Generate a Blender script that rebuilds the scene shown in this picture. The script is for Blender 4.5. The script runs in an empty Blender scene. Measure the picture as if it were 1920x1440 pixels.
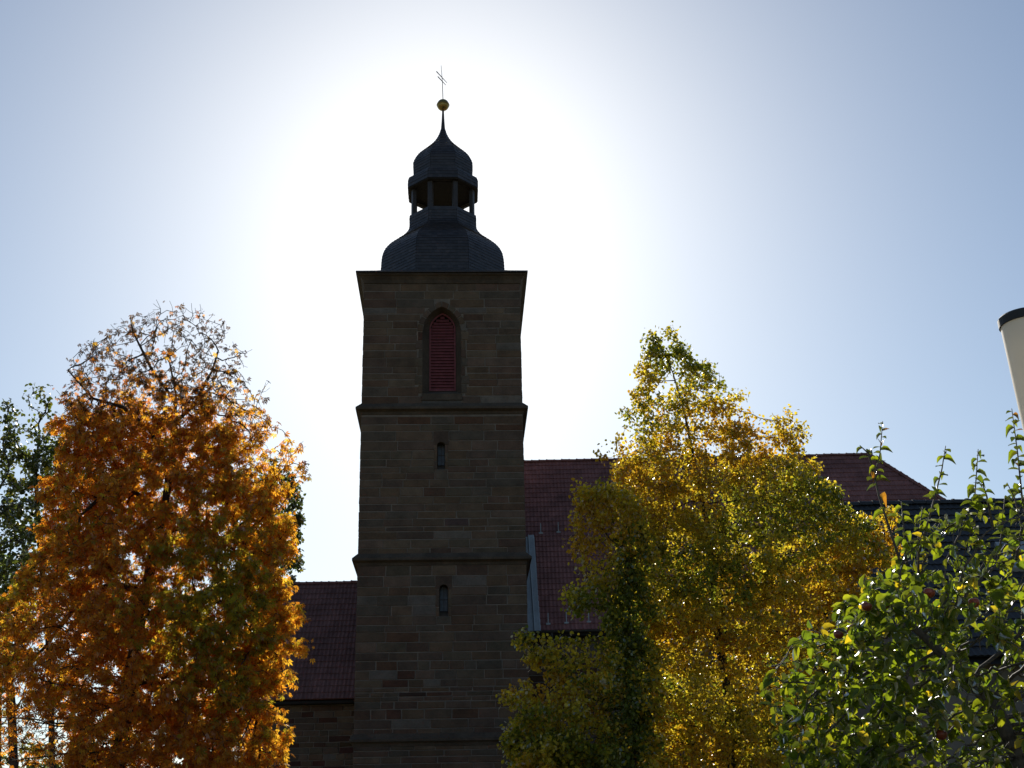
import bpy, math, random
import numpy as np
from mathutils import Matrix, Vector

random.seed(7)
rng = np.random.default_rng(11)
sc = bpy.context.scene
C = sc.collection

# ------------------------------------------------------------------ camera, sky, sun, exposure
F = 2440.0                                   # focal length in photo pixels (1920 wide)
PITCH, ROLL = math.radians(21.2), math.radians(-1.2)
EYE = Vector((0.0, 0.0, 1.6))
cam = bpy.data.objects.new('camera', bpy.data.cameras.new('camera'))
C.objects.link(cam)
sc.camera = cam
cam.data.sensor_width = 36.0
cam.data.lens = 36.0 * F / 1920.0
cam.data.clip_end = 6000.0
CAMROT = Matrix.Rotation(math.pi / 2 + PITCH, 4, 'X') @ Matrix.Rotation(ROLL, 4, 'Z')
cam.matrix_world = Matrix.Translation(EYE) @ CAMROT
R3 = CAMROT.to_3x3()


def ray(px, py):
    return (R3 @ Vector(((px - 960) / F, (720 - py) / F, -1.0))).normalized()


sun_dir = ray(832, 328)                      # the sun stands right behind the lantern of the tower
SUN_EL, SUN_AZ = math.asin(sun_dir.z), math.atan2(sun_dir.x, sun_dir.y)
world = bpy.data.worlds.new('World')
sc.world = world
world.use_nodes = True
wn = world.node_tree
sky = wn.nodes.new('ShaderNodeTexSky')
sky.sky_type = 'NISHITA'
sky.sun_disc = False
sky.sun_elevation = SUN_EL
sky.sun_rotation = SUN_AZ
sky.air_density, sky.dust_density, sky.ozone_density = 1.0, 0.64, 1.0
tintn = wn.nodes.new('ShaderNodeMix')
tintn.data_type = 'RGBA'
tintn.blend_type = 'MULTIPLY'
tintn.inputs[0].default_value = 1.0
tintn.inputs[7].default_value = (0.95, 1.04, 1.085, 1)
wn.links.new(sky.outputs[0], tintn.inputs[6])
wn.links.new(tintn.outputs[2], wn.nodes['Background'].inputs[0])
wn.nodes['Background'].inputs[1].default_value = 0.06
sun = bpy.data.objects.new('sun', bpy.data.lights.new('sun', 'SUN'))
C.objects.link(sun)
sun.data.energy = 5.0
sun.data.angle = math.radians(0.5)
sun.data.color = (1.0, 0.94, 0.84)
sun.rotation_euler = Vector(sun_dir).to_track_quat('Z', 'Y').to_euler()
sun.location = (0, 0, 60)
sc.view_settings.view_transform = 'Standard'
sc.view_settings.look = 'None'
sc.view_settings.gamma = 1.0
sc.view_settings.exposure = 0.57
sc.cycles.max_bounces = 8
sc.cycles.transparent_max_bounces = 8
sc.cycles.use_denoising = True


# ------------------------------------------------------------------ helpers
def at_y(px, py, Y):
    d = ray(px, py)
    return EYE + d * ((Y - EYE.y) / d.y)


def lin(a, b, t):
    return a + (b - a) * t


class MB:
    """collects verts, faces and an optional colour per vertex; build() links ONE mesh object"""

    def __init__(self):
        self.v, self.f, self.c = [], [], []

    def add(self, vs, fs, col=None):
        o = len(self.v)
        self.v += [tuple(p) for p in vs]
        self.f += [tuple(i + o for i in f) for f in fs]
        self.c += [col or (1, 1, 1)] * len(vs)

    def box(self, x0, x1, y0, y1, z0, z1, col=None):
        vs = [(x, y, z) for z in (z0, z1) for y in (y0, y1) for x in (x0, x1)]
        self.add(vs, [(0, 2, 3, 1), (4, 5, 7, 6), (0, 1, 5, 4), (2, 6, 7, 3), (0, 4, 6, 2), (1, 3, 7, 5)], col)

    def tube(self, pts, radii, n=8, cap=True, col=None):
        rings = []
        pts = [Vector(p) for p in pts]
        for i, p in enumerate(pts):
            d = (pts[min(i + 1, len(pts) - 1)] - pts[max(i - 1, 0)]).normalized()
            a = d.cross(Vector((0, 0, 1)) if abs(d.z) < 0.9 else Vector((1, 0, 0))).normalized()
            b = d.cross(a)
            rings.append([p + (a * math.cos(t) + b * math.sin(t)) * radii[i]
                          for t in [2 * math.pi * k / n for k in range(n)]])
        vs = [p for r in rings for p in r]
        fs = []
        for i in range(len(pts) - 1):
            for k in range(n):
                k2 = (k + 1) % n
                fs.append((i * n + k, i * n + k2, (i + 1) * n + k2, (i + 1) * n + k))
        if cap:
            fs.append(tuple(range(n - 1, -1, -1)))
            fs.append(tuple((len(pts) - 1) * n + k for k in range(n)))
        self.add(vs, fs, col)

    def build(self, name, mat, parent=None, smooth=False, kind=None, loc=None, tint=False):
        me = bpy.data.meshes.new(name)
        me.from_pydata(self.v, [], self.f)
        if tint:
            at = me.color_attributes.new('tint', 'FLOAT_COLOR', 'POINT')
            at.data.foreach_set('color', np.array([(*c, 1.0) for c in self.c], dtype=np.float32).ravel())
        return link(name, me, mat, parent, smooth, kind, loc)


def link(name, me, mat, parent=None, smooth=False, kind=None, loc=None):
    me.materials.clear()
    me.materials.append(mat)
    if smooth:
        me.polygons.foreach_set('use_smooth', [True] * len(me.polygons))
    o = bpy.data.objects.new(name, me)
    C.objects.link(o)
    if parent:
        o.parent = parent
    if loc is not None:
        o.location = loc
    if kind:
        o['kind'] = kind
    return o


def thing(name, label, cat, mat=None, group=None):
    o = bpy.data.objects.new(name, None)
    C.objects.link(o)
    if mat is not None:
        o.matrix_world = mat
    o['label'] = label
    o['category'] = cat
    if group:
        o['group'] = group
    return o


def np_mesh(name, V, Fq, cols=None):
    """mesh from numpy arrays; Fq is (n, k) with one k for all faces"""
    me = bpy.data.meshes.new(name)
    n, k = Fq.shape
    me.vertices.add(len(V))
    me.vertices.foreach_set('co', V.astype(np.float32).ravel())
    me.loops.add(n * k)
    me.loops.foreach_set('vertex_index', Fq.astype(np.int32).ravel())
    me.polygons.add(n)
    me.polygons.foreach_set('loop_start', np.arange(0, n * k, k, dtype=np.int32))
    me.polygons.foreach_set('loop_total', np.full(n, k, dtype=np.int32))
    me.update(calc_edges=True)
    me.validate()
    if cols is not None:
        at = me.color_attributes.new('tint', 'FLOAT_COLOR', 'POINT')
        at.data.foreach_set('color', np.concatenate([cols, np.ones((len(cols), 1))], 1).astype(np.float32).ravel())
    return me


# ------------------------------------------------------------------ materials
def nodes_of(name):
    m = bpy.data.materials.new(name)
    m.use_nodes = True
    nt = m.node_tree
    return m, nt, nt.nodes, nt.links, nt.nodes['Principled BSDF']


def mixcol(nt, mode, fac, a, b):
    n = nt.nodes.new('ShaderNodeMix')
    n.data_type = 'RGBA'
    n.blend_type = mode
    for sock, val in ((0, fac), (6, a), (7, b)):
        if hasattr(val, 'is_output'):
            nt.links.new(val, n.inputs[sock])
        else:
            n.inputs[sock].default_value = val if sock == 0 else (*val[:3], 1)
    return n.outputs[2]


def ramp(nt, src, p0, p1, c0=(0, 0, 0), c1=(1, 1, 1)):
    n = nt.nodes.new('ShaderNodeValToRGB')
    n.color_ramp.elements[0].position, n.color_ramp.elements[1].position = p0, p1
    n.color_ramp.elements[0].color, n.color_ramp.elements[1].color = (*c0, 1), (*c1, 1)
    nt.links.new(src, n.inputs[0])
    return n.outputs[0]


def noise(nt, scale, detail=5, rough=0.6, coord=None):
    n = nt.nodes.new('ShaderNodeTexNoise')
    n.inputs['Scale'].default_value = scale
    n.inputs['Detail'].default_value = detail
    n.inputs['Roughness'].default_value = rough
    if coord is None:
        g = nt.nodes.new('ShaderNodeNewGeometry')
        coord = g.outputs['Position']
    nt.links.new(coord, n.inputs['Vector'])
    return n.outputs['Fac']


def surface(name, col, var=0.35, scale=3.0, rough=0.85, bump=0.3, bscale=30.0, src=None, spec=0.3, metal=0.0, bdist=0.02):
    """base colour (constant, object colour or tint attribute) with two noise layers and bump"""
    m, nt, N, L, b = nodes_of(name)
    if src == 'object':
        o = N.new('ShaderNodeObjectInfo')
        base = o.outputs['Color']
    elif src == 'tint':
        a = N.new('ShaderNodeAttribute')
        a.attribute_name = 'tint'
        base = a.outputs['Color']
    else:
        base = (*col, 1)
    n1 = noise(nt, scale)
    n2 = noise(nt, scale * 9, 3)
    g1 = ramp(nt, n1, 0.3, 0.7, (1 - var,) * 3, (1 + var * 0.6,) * 3)
    g2 = ramp(nt, n2, 0.3, 0.7, (1 - var * 0.5,) * 3, (1 + var * 0.3,) * 3)
    c = mixcol(nt, 'MULTIPLY', 1.0, base, g1)
    c = mixcol(nt, 'MULTIPLY', 1.0, c, g2)
    L.new(c, b.inputs['Base Color'])
    b.inputs['Roughness'].default_value = rough
    b.inputs['Specular IOR Level'].default_value = spec
    b.inputs['Metallic'].default_value = metal
    if bump:
        bn = N.new('ShaderNodeBump')
        bn.inputs['Strength'].default_value = bump
        bn.inputs['Distance'].default_value = bdist
        L.new(noise(nt, bscale, 6), bn.inputs['Height'])
        L.new(bn.outputs[0], b.inputs['Normal'])
    return m


def leaf_material(name, src='tint', transl=0.5, gloss=0.08, grough=0.35, tgain=(1.5, 1.5, 1.0)):
    m, nt, N, L, b = nodes_of(name)
    N.remove(b)
    out = N['Material Output']
    if src == 'tint':
        a = N.new('ShaderNodeAttribute')
        a.attribute_name = 'tint'
        base = a.outputs['Color']
    else:
        base = N.new('ShaderNodeObjectInfo').outputs['Color']
    v = ramp(nt, noise(nt, 40.0, 3), 0.3, 0.7, (0.75,) * 3, (1.15,) * 3)
    base = mixcol(nt, 'MULTIPLY', 1.0, base, v)
    d = N.new('ShaderNodeBsdfDiffuse')
    L.new(base, d.inputs[0])
    t = N.new('ShaderNodeBsdfTranslucent')
    L.new(mixcol(nt, 'MULTIPLY', 1.0, base, tgain), t.inputs[0])
    mx = N.new('ShaderNodeMixShader')
    mx.inputs[0].default_value = transl
    L.new(d.outputs[0], mx.inputs[1])
    L.new(t.outputs[0], mx.inputs[2])
    g = N.new('ShaderNodeBsdfGlossy')
    g.inputs['Roughness'].default_value = grough
    fr = N.new('ShaderNodeFresnel')
    fr.inputs[0].default_value = 1.45
    mul = N.new('ShaderNodeMath')
    mul.operation = 'MULTIPLY'
    mul.inputs[1].default_value = gloss * 10
    L.new(fr.outputs[0], mul.inputs[0])
    m2 = N.new('ShaderNodeMixShader')
    L.new(mul.outputs[0], m2.inputs[0])
    L.new(mx.outputs[0], m2.inputs[1])
    L.new(g.outputs[0], m2.inputs[2])
    L.new(m2.outputs[0], out.inputs[0])
    return m


M = {}
M['stone'] = surface('sandstone', None, 0.32, 1.6, 0.9, 0.5, 22, src='object')
M['stone_t'] = surface('sandstone_joined', None, 0.32, 1.6, 0.9, 0.5, 22, src='tint')
M['mortar'] = surface('lime_mortar', (0.175, 0.145, 0.118), 0.25, 2.2, 0.95, 0.4, 40)
M['trim'] = surface('weathered_sandstone_trim', (0.080, 0.060, 0.044), 0.4, 1.3, 0.9, 0.4, 18)
M['slate'] = surface('roof_slate', (0.034, 0.028, 0.028), 0.45, 5.0, 0.6, 0.25, 40, spec=0.45)
M['slate_t'] = surface('slate_shingles', None, 0.3, 6.0, 0.45, 0.2, 40, src='tint', spec=0.5)
M['timber'] = surface('dark_timber', (0.016, 0.012, 0.010), 0.4, 4.0, 0.8, 0.3, 35)
M['red_paint'] = surface('red_louvre_paint', (0.19, 0.050, 0.055), 0.35, 5.0, 0.65, 0.15, 40)
M['gold'] = surface('gilded_copper', (0.34, 0.25, 0.08), 0.3, 7.0, 0.35, 0.1, 30, metal=0.9, spec=0.5)
M['iron'] = surface('wrought_iron', (0.05, 0.044, 0.04), 0.3, 10.0, 0.6, 0.1, 30)
M['tile_red'] = surface('red_roof_tiles', None, 0.35, 0.9, 0.75, 0.2, 60, src='tint', bdist=0.005)
M['tile_red_o'] = surface('red_ridge_tiles', (0.20, 0.085, 0.075), 0.35, 0.9, 0.75, 0.2, 60, bdist=0.005)
M['tile_dark'] = surface('dark_roof_tiles', (0.020, 0.020, 0.022), 0.35, 2.0, 0.6, 0.2, 60, spec=0.5, bdist=0.005)
M['zinc'] = surface('zinc_sheet', (0.30, 0.33, 0.36), 0.2, 1.2, 0.5, 0.1, 10, spec=0.5)
M['plaster'] = surface('pale_plaster', (0.16, 0.145, 0.13), 0.15, 1.5, 0.9, 0.2, 60)
M['glass'] = surface('dusty_leaded_glass', (0.10, 0.115, 0.14), 0.3, 6.0, 0.5, 0.1, 8, spec=0.3)
M['bark'] = surface('dark_bark', (0.055, 0.042, 0.032), 0.4, 6.0, 0.95, 0.8, 24)
M['bark_apple'] = surface('grey_apple_bark', (0.11, 0.095, 0.085), 0.4, 14.0, 0.8, 0.6, 60, bdist=0.004)
M['grass'] = surface('leaf_strewn_grass', (0.15, 0.125, 0.06), 0.4, 0.6, 0.95, 0.6, 14, bdist=0.05)
M['leaf_chestnut'] = leaf_material('chestnut_leaves', transl=0.62, gloss=0.02, grough=0.5, tgain=(1.45, 1.35, 0.8))
M['leaf_birch'] = leaf_material('yellow_leaves', transl=0.6, gloss=0.022, grough=0.4, tgain=(1.5, 1.5, 0.8))
M['leaf_green'] = leaf_material('green_leaves', transl=0.45, gloss=0.04, grough=0.45)
M['leaf_apple'] = leaf_material('apple_leaves', transl=0.58, gloss=0.06, grough=0.33, tgain=(1.8, 1.7, 0.6))
M['leaf_apple_o'] = leaf_material('apple_leaves_single', src='object', transl=0.58, gloss=0.06, grough=0.33, tgain=(1.7, 1.6, 0.6))
M['apple'] = surface('red_apple_skin', (0.26, 0.05, 0.025), 0.5, 18.0, 0.3, 0, spec=0.5)
M['cap'] = surface('dark_cap', (0.03, 0.03, 0.032), 0.2, 6, 0.6, 0.1, 40)

# white plastic of the post: thin and translucent
mp, nt, N, L, b = nodes_of('white_plastic')
b.inputs['Base Color'].default_value = (0.80, 0.76, 0.68, 1)
b.inputs['Roughness'].default_value = 0.45
tr = N.new('ShaderNodeBsdfTranslucent')
tr.inputs[0].default_value = (0.85, 0.78, 0.66, 1)
mx = N.new('ShaderNodeMixShader')
mx.inputs[0].default_value = 0.34
L.new(b.outputs[0], mx.inputs[1])
L.new(tr.outputs[0], mx.inputs[2])
L.new(mx.outputs[0], N['Material Output'].inputs[0])
M['plastic'] = mp

# ------------------------------------------------------------------ ground
g = MB()
n = 24
rad = [0, 15, 40, 80, 160, 400, 1200, 4000]
for i in range(len(rad) - 1):
    for k in range(n):
        a0, a1 = 2 * math.pi * k / n, 2 * math.pi * (k + 1) / n
        g.add([(rad[i] * math.cos(a0), rad[i] * math.sin(a0), 0), (rad[i + 1] * math.cos(a0), rad[i + 1] * math.sin(a0), 0),
               (rad[i + 1] * math.cos(a1), rad[i + 1] * math.sin(a1), 0), (rad[i] * math.cos(a1), rad[i] * math.sin(a1), 0)],
              [(0, 1, 2, 3)])
g.build('ground', M['grass'], kind='structure')

# ------------------------------------------------------------------ church: frame of the tower
D = 50.0                                     # distance of the tower's front
dvp = ray(865, 1665)                         # where the tower's depth lines meet
yaw = math.atan2(-dvp.x, dvp.y)
p0 = at_y(829, 900, D)
CHM = Matrix.Translation((p0.x, p0.y, 0)) @ Matrix.Rotation(yaw, 4, 'Z')
CHI = CHM.inverted()
EYL = CHI @ EYE


def loc(px, py, yl=0.0):
    """photo pixel -> tower coordinates (x along the front, y into the depth, z up) on the plane y = yl"""
    d = CHI.to_3x3() @ ray(px, py)
    return EYL + d * ((yl - EYL.y) / d.y)


def zl(py, yl=0.0, px=829):
    return loc(px, py, yl).z


HW = 3.28                                    # half width of the tower
TD = 6.56                                    # depth
CY = TD / 2
church = thing('church', 'dark sandstone village church with onion-domed tower and red tiled roofs', 'church', CHM)


def cz(lst, base, scale):
    return [zl(base + v / scale) for v in lst]


Z_CORN = zl(516)
S3 = [zl(768 - 8)] + cz([1165, 1080, 1015, 960, 900, 820, 755, 690, 615, 555, 490, 425, 370, 290, 220, 155, 92], 500, 4.8)
S2 = [zl(1050 - 6)] + cz([1165, 1095, 1030, 990, 925, 865, 805, 745, 670, 605, 550, 500, 440, 370, 290, 210, 155, 90], 760, 4.3625)
S1 = [zl(1388 - 6)] + cz([1115, 1055, 990, 940, 910, 880, 850, 800, 740, 680, 625, 560, 495, 450, 390, 325, 262, 205, 135, 66], 1040, 3.4286)
S0 = cz([1500, 1455, 1420, 1380, 1340, 1295, 1255, 1217], 1040, 3.4286)

# openings in tower coordinates
bw = dict(xl=loc(792, 680).x, xr=loc(865, 680).x, z0=zl(738), zs=zl(622), z1=zl(575))
wa = dict(xl=loc(819.5, 850).x, xr=loc(834.5, 850).x, z0=zl(880), zs=zl(834), z1=zl(829))
wb = dict(xl=loc(823.5, 1120).x, xr=loc(840.5, 1120).x, z0=zl(1156), zs=zl(1104), z1=zl(1096))


def arch_top(w, x, pointed):
    """height of the opening at x"""
    xc, hw = (w['xl'] + w['xr']) / 2, (w['xr'] - w['xl']) / 2
    t = min(1.0, abs(x - xc) / hw)
    if pointed:
        r = 1.55
        c = (r * r - (1 - r) ** 2)
        top = math.sqrt(max(0.0, r * r - (t + r - 1) ** 2)) / math.sqrt(r * r - (r - 1) ** 2)
    else:
        top = math.sqrt(max(0.0, 1 - t * t))
    return w['zs'] + (w['z1'] - w['zs']) * top


wins = [(bw, True), (wa, False), (wb, False)]

# core of the tower: front with three real openings, sides, back
core = MB()
zb = [0.0]
cuts = sorted([(w['z0'], w['z1'], w, p) for w, p in wins], key=lambda t: t[0])
zprev = 0.0
ZT = Z_CORN + 0.05


def fq(x0, x1, z0a, z0b, z1a, z1b):
    core.add([(x0, 0, z0a), (x1, 0, z0b), (x1, 0, z1b), (x0, 0, z1a)], [(0, 1, 2, 3)])


for z0, z1, w, p in cuts:
    fq(-HW, HW, zprev, zprev, z0, z0)
    fq(-HW, w['xl'], z0, z0, z1, z1)
    fq(w['xr'], HW, z0, z0, z1, z1)
    ns = 20
    for i in range(ns):
        xa, xb = lin(w['xl'], w['xr'], i / ns), lin(w['xl'], w['xr'], (i + 1) / ns)
        fq(xa, xb, arch_top(w, xa, p), arch_top(w, xb, p), z1 + 1e-4, z1 + 1e-4)
    zprev = z1
fq(-HW, HW, zprev, zprev, ZT, ZT)
core.add([(-HW, 0, 0), (-HW, TD, 0), (HW, TD, 0), (HW, 0, 0), (-HW, 0, ZT), (-HW, TD, ZT), (HW, TD, ZT), (HW, 0, ZT)],
         [(0, 4, 5, 1), (1, 5, 6, 2), (2, 6, 7, 3), (4, 7, 6, 5)])
core.build('tower_wall', M['mortar'], church)

# stones of the front
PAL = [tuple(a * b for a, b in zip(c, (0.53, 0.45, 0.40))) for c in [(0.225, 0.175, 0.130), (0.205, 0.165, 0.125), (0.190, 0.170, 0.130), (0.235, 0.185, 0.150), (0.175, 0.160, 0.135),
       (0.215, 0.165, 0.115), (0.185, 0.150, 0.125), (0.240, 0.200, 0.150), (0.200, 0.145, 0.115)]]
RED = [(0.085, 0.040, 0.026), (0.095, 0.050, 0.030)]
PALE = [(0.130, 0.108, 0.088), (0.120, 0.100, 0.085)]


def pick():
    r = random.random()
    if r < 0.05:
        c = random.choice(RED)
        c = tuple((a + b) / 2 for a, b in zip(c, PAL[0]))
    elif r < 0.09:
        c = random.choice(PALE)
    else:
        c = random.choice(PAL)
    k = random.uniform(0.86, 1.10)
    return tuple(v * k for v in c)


def stone_geom(w, h, proud, back=0.03, ch=0.014):
    j = lambda s: random.uniform(-s, s)
    x, z = w / 2, h / 2
    out = [(-x + j(.012), -z + j(.01)), (x + j(.012), -z + j(.01)), (x + j(.012), z + j(.01)), (-x + j(.012), z + j(.01))]
    vs = [(a, back, c) for a, c in out] + [(a, -proud + ch, c) for a, c in out]
    vs += [(a - math.copysign(ch * 1.3, a), -proud + j(.006), c - math.copysign(ch * 1.3, c)) for a, c in out]
    fs = []
    for k in range(4):
        k2 = (k + 1) % 4
        fs += [(k, k2, 4 + k2, 4 + k), (4 + k, 4 + k2, 8 + k2, 8 + k)]
    fs.append((8, 9, 10, 11))
    return vs, fs


stones = []                                  # (x0, x1, z0, z1)
JT = 0.034


def row_split(x0, x1, lo, hi):
    out, x = [], x0
    while x < x1 - 1e-6:
        wd = random.uniform(lo, hi)
        if x1 - (x + wd) < lo * 0.8:
            wd = x1 - x if x1 - x < hi * 1.15 else (x1 - x) / 2
        out.append((x, min(x1, x + wd)))
        x += wd
    return out


def surround(w, p, z):
    """half-open interval the window and its own stones take out of a course at height z"""
    if not (w['z0'] - (0.55 if p else 0.28) < z < w['z1'] + (0.16 if p else 0.34)):
        return None
    xc, hw = (w['xl'] + w['xr']) / 2, (w['xr'] - w['xl']) / 2
    if p:
        if z > w['zs']:
            t = (z - w['zs']) / (w['z1'] + 0.24 - w['zs'])
            h = (hw + 0.24) * math.sqrt(max(0.06, 1 - t ** 1.7))
        else:
            h = hw + random.choice([0.14, 0.30, 0.22])
        if z < w['z0']:
            h = hw + 0.02
        return xc - h, xc + h
    h = hw + (0.10 if z < w['zs'] else 0.16)
    return xc - h, xc + h


for courses, lo, hi in ((S3, 0.75, 1.55), (S2, 0.75, 1.6), (S1, 0.7, 1.45), (S0, 0.7, 1.4)):
    for i in range(len(courses) - 1):
        z0, z1 = courses[i], courses[i + 1]
        zm = (z0 + z1) / 2
        ivs = [(-HW + 0.0, HW - 0.0)]
        for w, p in wins:
            s = surround(w, p, zm)
            if s:
                ivs = [iv for a, b_ in ivs for iv in ((a, min(b_, s[0])), (max(a, s[1]), b_)) if iv[1] - iv[0] > 0.08]
        l2, h2 = lo, hi
        if courses is S1 and 2 <= i <= 9:
            l2, h2 = 0.45, 1.1
        for a, b_ in ivs:
            for x0, x1 in row_split(a, b_, l2, h2):
                stones.append((x0, x1, z0, z1))

# stones whose odd colour can be picked out in the photograph (pixel centre -> colour)
special = []
for (zx0, zx1, zy, col) in [(825, 900, 772, (0.040, 0.022, 0.016)), (905, 975, 772, RED[0]), (745, 800, 830, RED[0]), (820, 925, 900, (0.040, 0.022, 0.016)),
                            (940, 1010, 895, (0.042, 0.024, 0.018)), (1080, 1175, 893, RED[0]), (695, 850, 1025, RED[0]), (1290, 1360, 1012, RED[1]),
                            (720, 895, 1085, PALE[0]), (715, 820, 770, PALE[1]), (1045, 1160, 828, PALE[0]), (820, 960, 510, RED[1]), (600, 850, 705, RED[1])]:
    q = loc(500 + (zx0 + zx1) / 2 / 3.4286, 1040 + zy / 3.4286)
    special.append((q.x, q.z, col))
for (zx, zy, col) in [(620, 115, RED[1]), (960, 110, RED[1]), (940, 1050, PALE[0]), (880, 960, (0.085, 0.055, 0.05)), (1310, 170, RED[1])]:
    q = loc(640 + zx / 4.3625, 760 + zy / 4.3625)
    special.append((q.x, q.z, col))

stones.sort(key=lambda s: (s[3] < S1[0] + 0.01, -((s[1] - s[0]) * (s[3] - s[2]))))
rest = MB()
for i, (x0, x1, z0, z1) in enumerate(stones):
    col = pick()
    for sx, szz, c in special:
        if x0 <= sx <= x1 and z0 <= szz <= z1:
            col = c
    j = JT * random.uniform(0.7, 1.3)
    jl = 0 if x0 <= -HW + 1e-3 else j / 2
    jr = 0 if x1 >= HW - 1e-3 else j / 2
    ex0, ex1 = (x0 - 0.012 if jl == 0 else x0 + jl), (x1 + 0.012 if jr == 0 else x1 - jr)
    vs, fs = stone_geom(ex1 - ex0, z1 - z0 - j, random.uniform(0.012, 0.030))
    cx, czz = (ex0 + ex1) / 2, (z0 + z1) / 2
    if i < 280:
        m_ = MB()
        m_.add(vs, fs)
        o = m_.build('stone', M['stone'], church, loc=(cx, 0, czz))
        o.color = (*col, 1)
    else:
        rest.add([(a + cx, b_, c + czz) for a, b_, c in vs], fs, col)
# stones of the two sides and the back, joined
for side in (0, 1, 2):
    z = 0.0
    span = HW * 2 if side == 2 else TD
    while z < Z_CORN - 0.2:
        h = random.uniform(0.30, 0.40)
        for a, b_ in row_split(0.0, span, 0.7, 1.5):
            vs, fs = stone_geom(b_ - a - JT, h - JT, random.uniform(0.012, 0.028))
            m_ = (a + b_) / 2
            if side == 0:
                vs = [(-HW + y, TD - (x + m_), zz + z + h / 2) for x, y, zz in vs]
            elif side == 1:
                vs = [(HW - y, x + m_, zz + z + h / 2) for x, y, zz in vs]
            else:
                vs = [(HW - (x + m_), TD - y, zz + z + h / 2) for x, y, zz in vs]
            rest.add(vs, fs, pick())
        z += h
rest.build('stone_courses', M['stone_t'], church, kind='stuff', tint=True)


def square_profile(prof, x0=-HW, x1=HW, y0=0.0, y1=TD):
    """sweep (outset, z) round the tower's square plan"""
    m_ = MB()
    vs, fs = [], []
    for o, z in prof:
        vs += [(x0 - o, y0 - o, z), (x1 + o, y0 - o, z), (x1 + o, y1 + o, z), (x0 - o, y1 + o, z)]
    for i in range(len(prof) - 1):
        for k in range(4):
            k2 = (k + 1) % 4
            fs.append((i * 4 + k, i * 4 + k2, (i + 1) * 4 + k2, (i + 1) * 4 + k))
    m_.add(vs, fs)
    return m_


for py, o in ((768, 0.235), (1050, 0.225), (1388, 0.17)):
    z = zl(py)
    sp = square_profile([(0.0, z - 0.22), (0.03, z - 0.20), (0.06, z - 0.10), (o - 0.06, z - 0.05), (o - 0.02, z - 0.045),
                         (o, z - 0.03), (o, z + 0.06), (o - 0.03, z + 0.09), (0.0, z + 0.30)])
    sp.build('string_course', M['trim'], church)
cp = square_profile([(0.0, Z_CORN - 0.42), (0.05, Z_CORN - 0.40), (0.09, Z_CORN - 0.26), (0.19, Z_CORN - 0.13), (0.27, Z_CORN - 0.09),
                     (0.27, Z_CORN - 0.035), (0.20, Z_CORN - 0.03)])
cp.build('cornice', M['trim'], church)

# bell opening: arch stones, splayed reveal, sill, louvre
xc = (bw['xl'] + bw['xr']) / 2
hwb = (bw['xr'] - bw['xl']) / 2
ins = dict(xl=loc(805, 680, 0.45).x, xr=loc(854.5, 680, 0.45).x, z0=zl(734, 0.45), zs=zl(619, 0.45), z1=zl(588, 0.45))


def outline(w, pointed, n=16, y=0.0):
    xc_, h_ = (w['xl'] + w['xr']) / 2, (w['xr'] - w['xl']) / 2
    pts = [(w['xl'], y, w['z0'])]
    for i in range(n + 1):
        t = -math.cos(math.pi * i / n)
        x = xc_ + h_ * t
        pts.append((x, y, arch_top(w, x, pointed)))
    pts.append((w['xr'], y, w['z0']))
    return pts


def loft(a, b_, mb, closed=True):
    nn = len(a)
    fs = [(i, i + 1, nn + i + 1, nn + i) for i in range(nn - 1)]
    if closed:
        fs.append((nn - 1, 0, nn, 2 * nn - 1))
    mb.add(a + b_, fs)


rv = MB()
oa = outline(bw, True, y=-0.004)
mid = outline(dict(xl=lin(bw['xl'], ins['xl'], .55), xr=lin(bw['xr'], ins['xr'], .55), z0=lin(bw['z0'], ins['z0'], .5),
                   zs=lin(bw['zs'], ins['zs'], .6), z1=lin(bw['z1'], ins['z1'], .6)), True, y=0.26)
ia = outline(ins, True, y=0.45)
loft(oa, mid, rv)
loft(mid, ia, rv)
rv.build('window_reveal', M['trim'], church)
# voussoirs and jamb stones
nv = 10
for i in range(nv):
    t0, t1 = i / nv, (i + 1) / nv
    pts_in, pts_out = [], []
    for q in range(5):
        t = lin(t0 + 0.008, t1 - 0.008, q / 4)
        a = -math.cos(math.pi * t)
        x = xc + hwb * a
        pts_in.append((x, arch_top(bw, x, True)))
        wo = dict(xl=bw['xl'] - 0.22, xr=bw['xr'] + 0.22, zs=bw['zs'], z1=bw['z1'] + 0.24)
        x2 = xc + (hwb + 0.22) * a
        pts_out.append((x2, arch_top(wo, x2, True)))
    pl = pts_in + pts_out[::-1]
    vs = [(x, 0.03, z) for x, z in pl] + [(x, -0.034, z) for x, z in pl]
    k = len(pl)
    m_ = MB()
    m_.add(vs, [(q, (q + 1) % k, k + (q + 1) % k, k + q) for q in range(k)] +
           [(k + q, k + q + 1, k + k - 2 - q, k + k - 1 - q) for q in range(4)])
    o = m_.build('arch_stone', M['stone'], church)
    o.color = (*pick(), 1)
z = bw['z0']
hs = (bw['zs'] - bw['z0']) / 7
for sgn in (-1, 1):
    for i in range(7):
        wd = [0.16, 0.30, 0.20, 0.32, 0.15, 0.27, 0.18][(i + (sgn > 0) * 2) % 7]
        vs, fs = stone_geom(wd, hs - 0.03, 0.03)
        m_ = MB()
        m_.add(vs, fs)
        o = m_.build('jamb_stone', M['stone'], church, loc=(xc + sgn * (hwb + wd / 2 + 0.004), 0, z + hs * (i + 0.5)))
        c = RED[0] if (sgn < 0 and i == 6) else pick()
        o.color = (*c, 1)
sl = MB()
sz = bw['z0']
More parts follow.
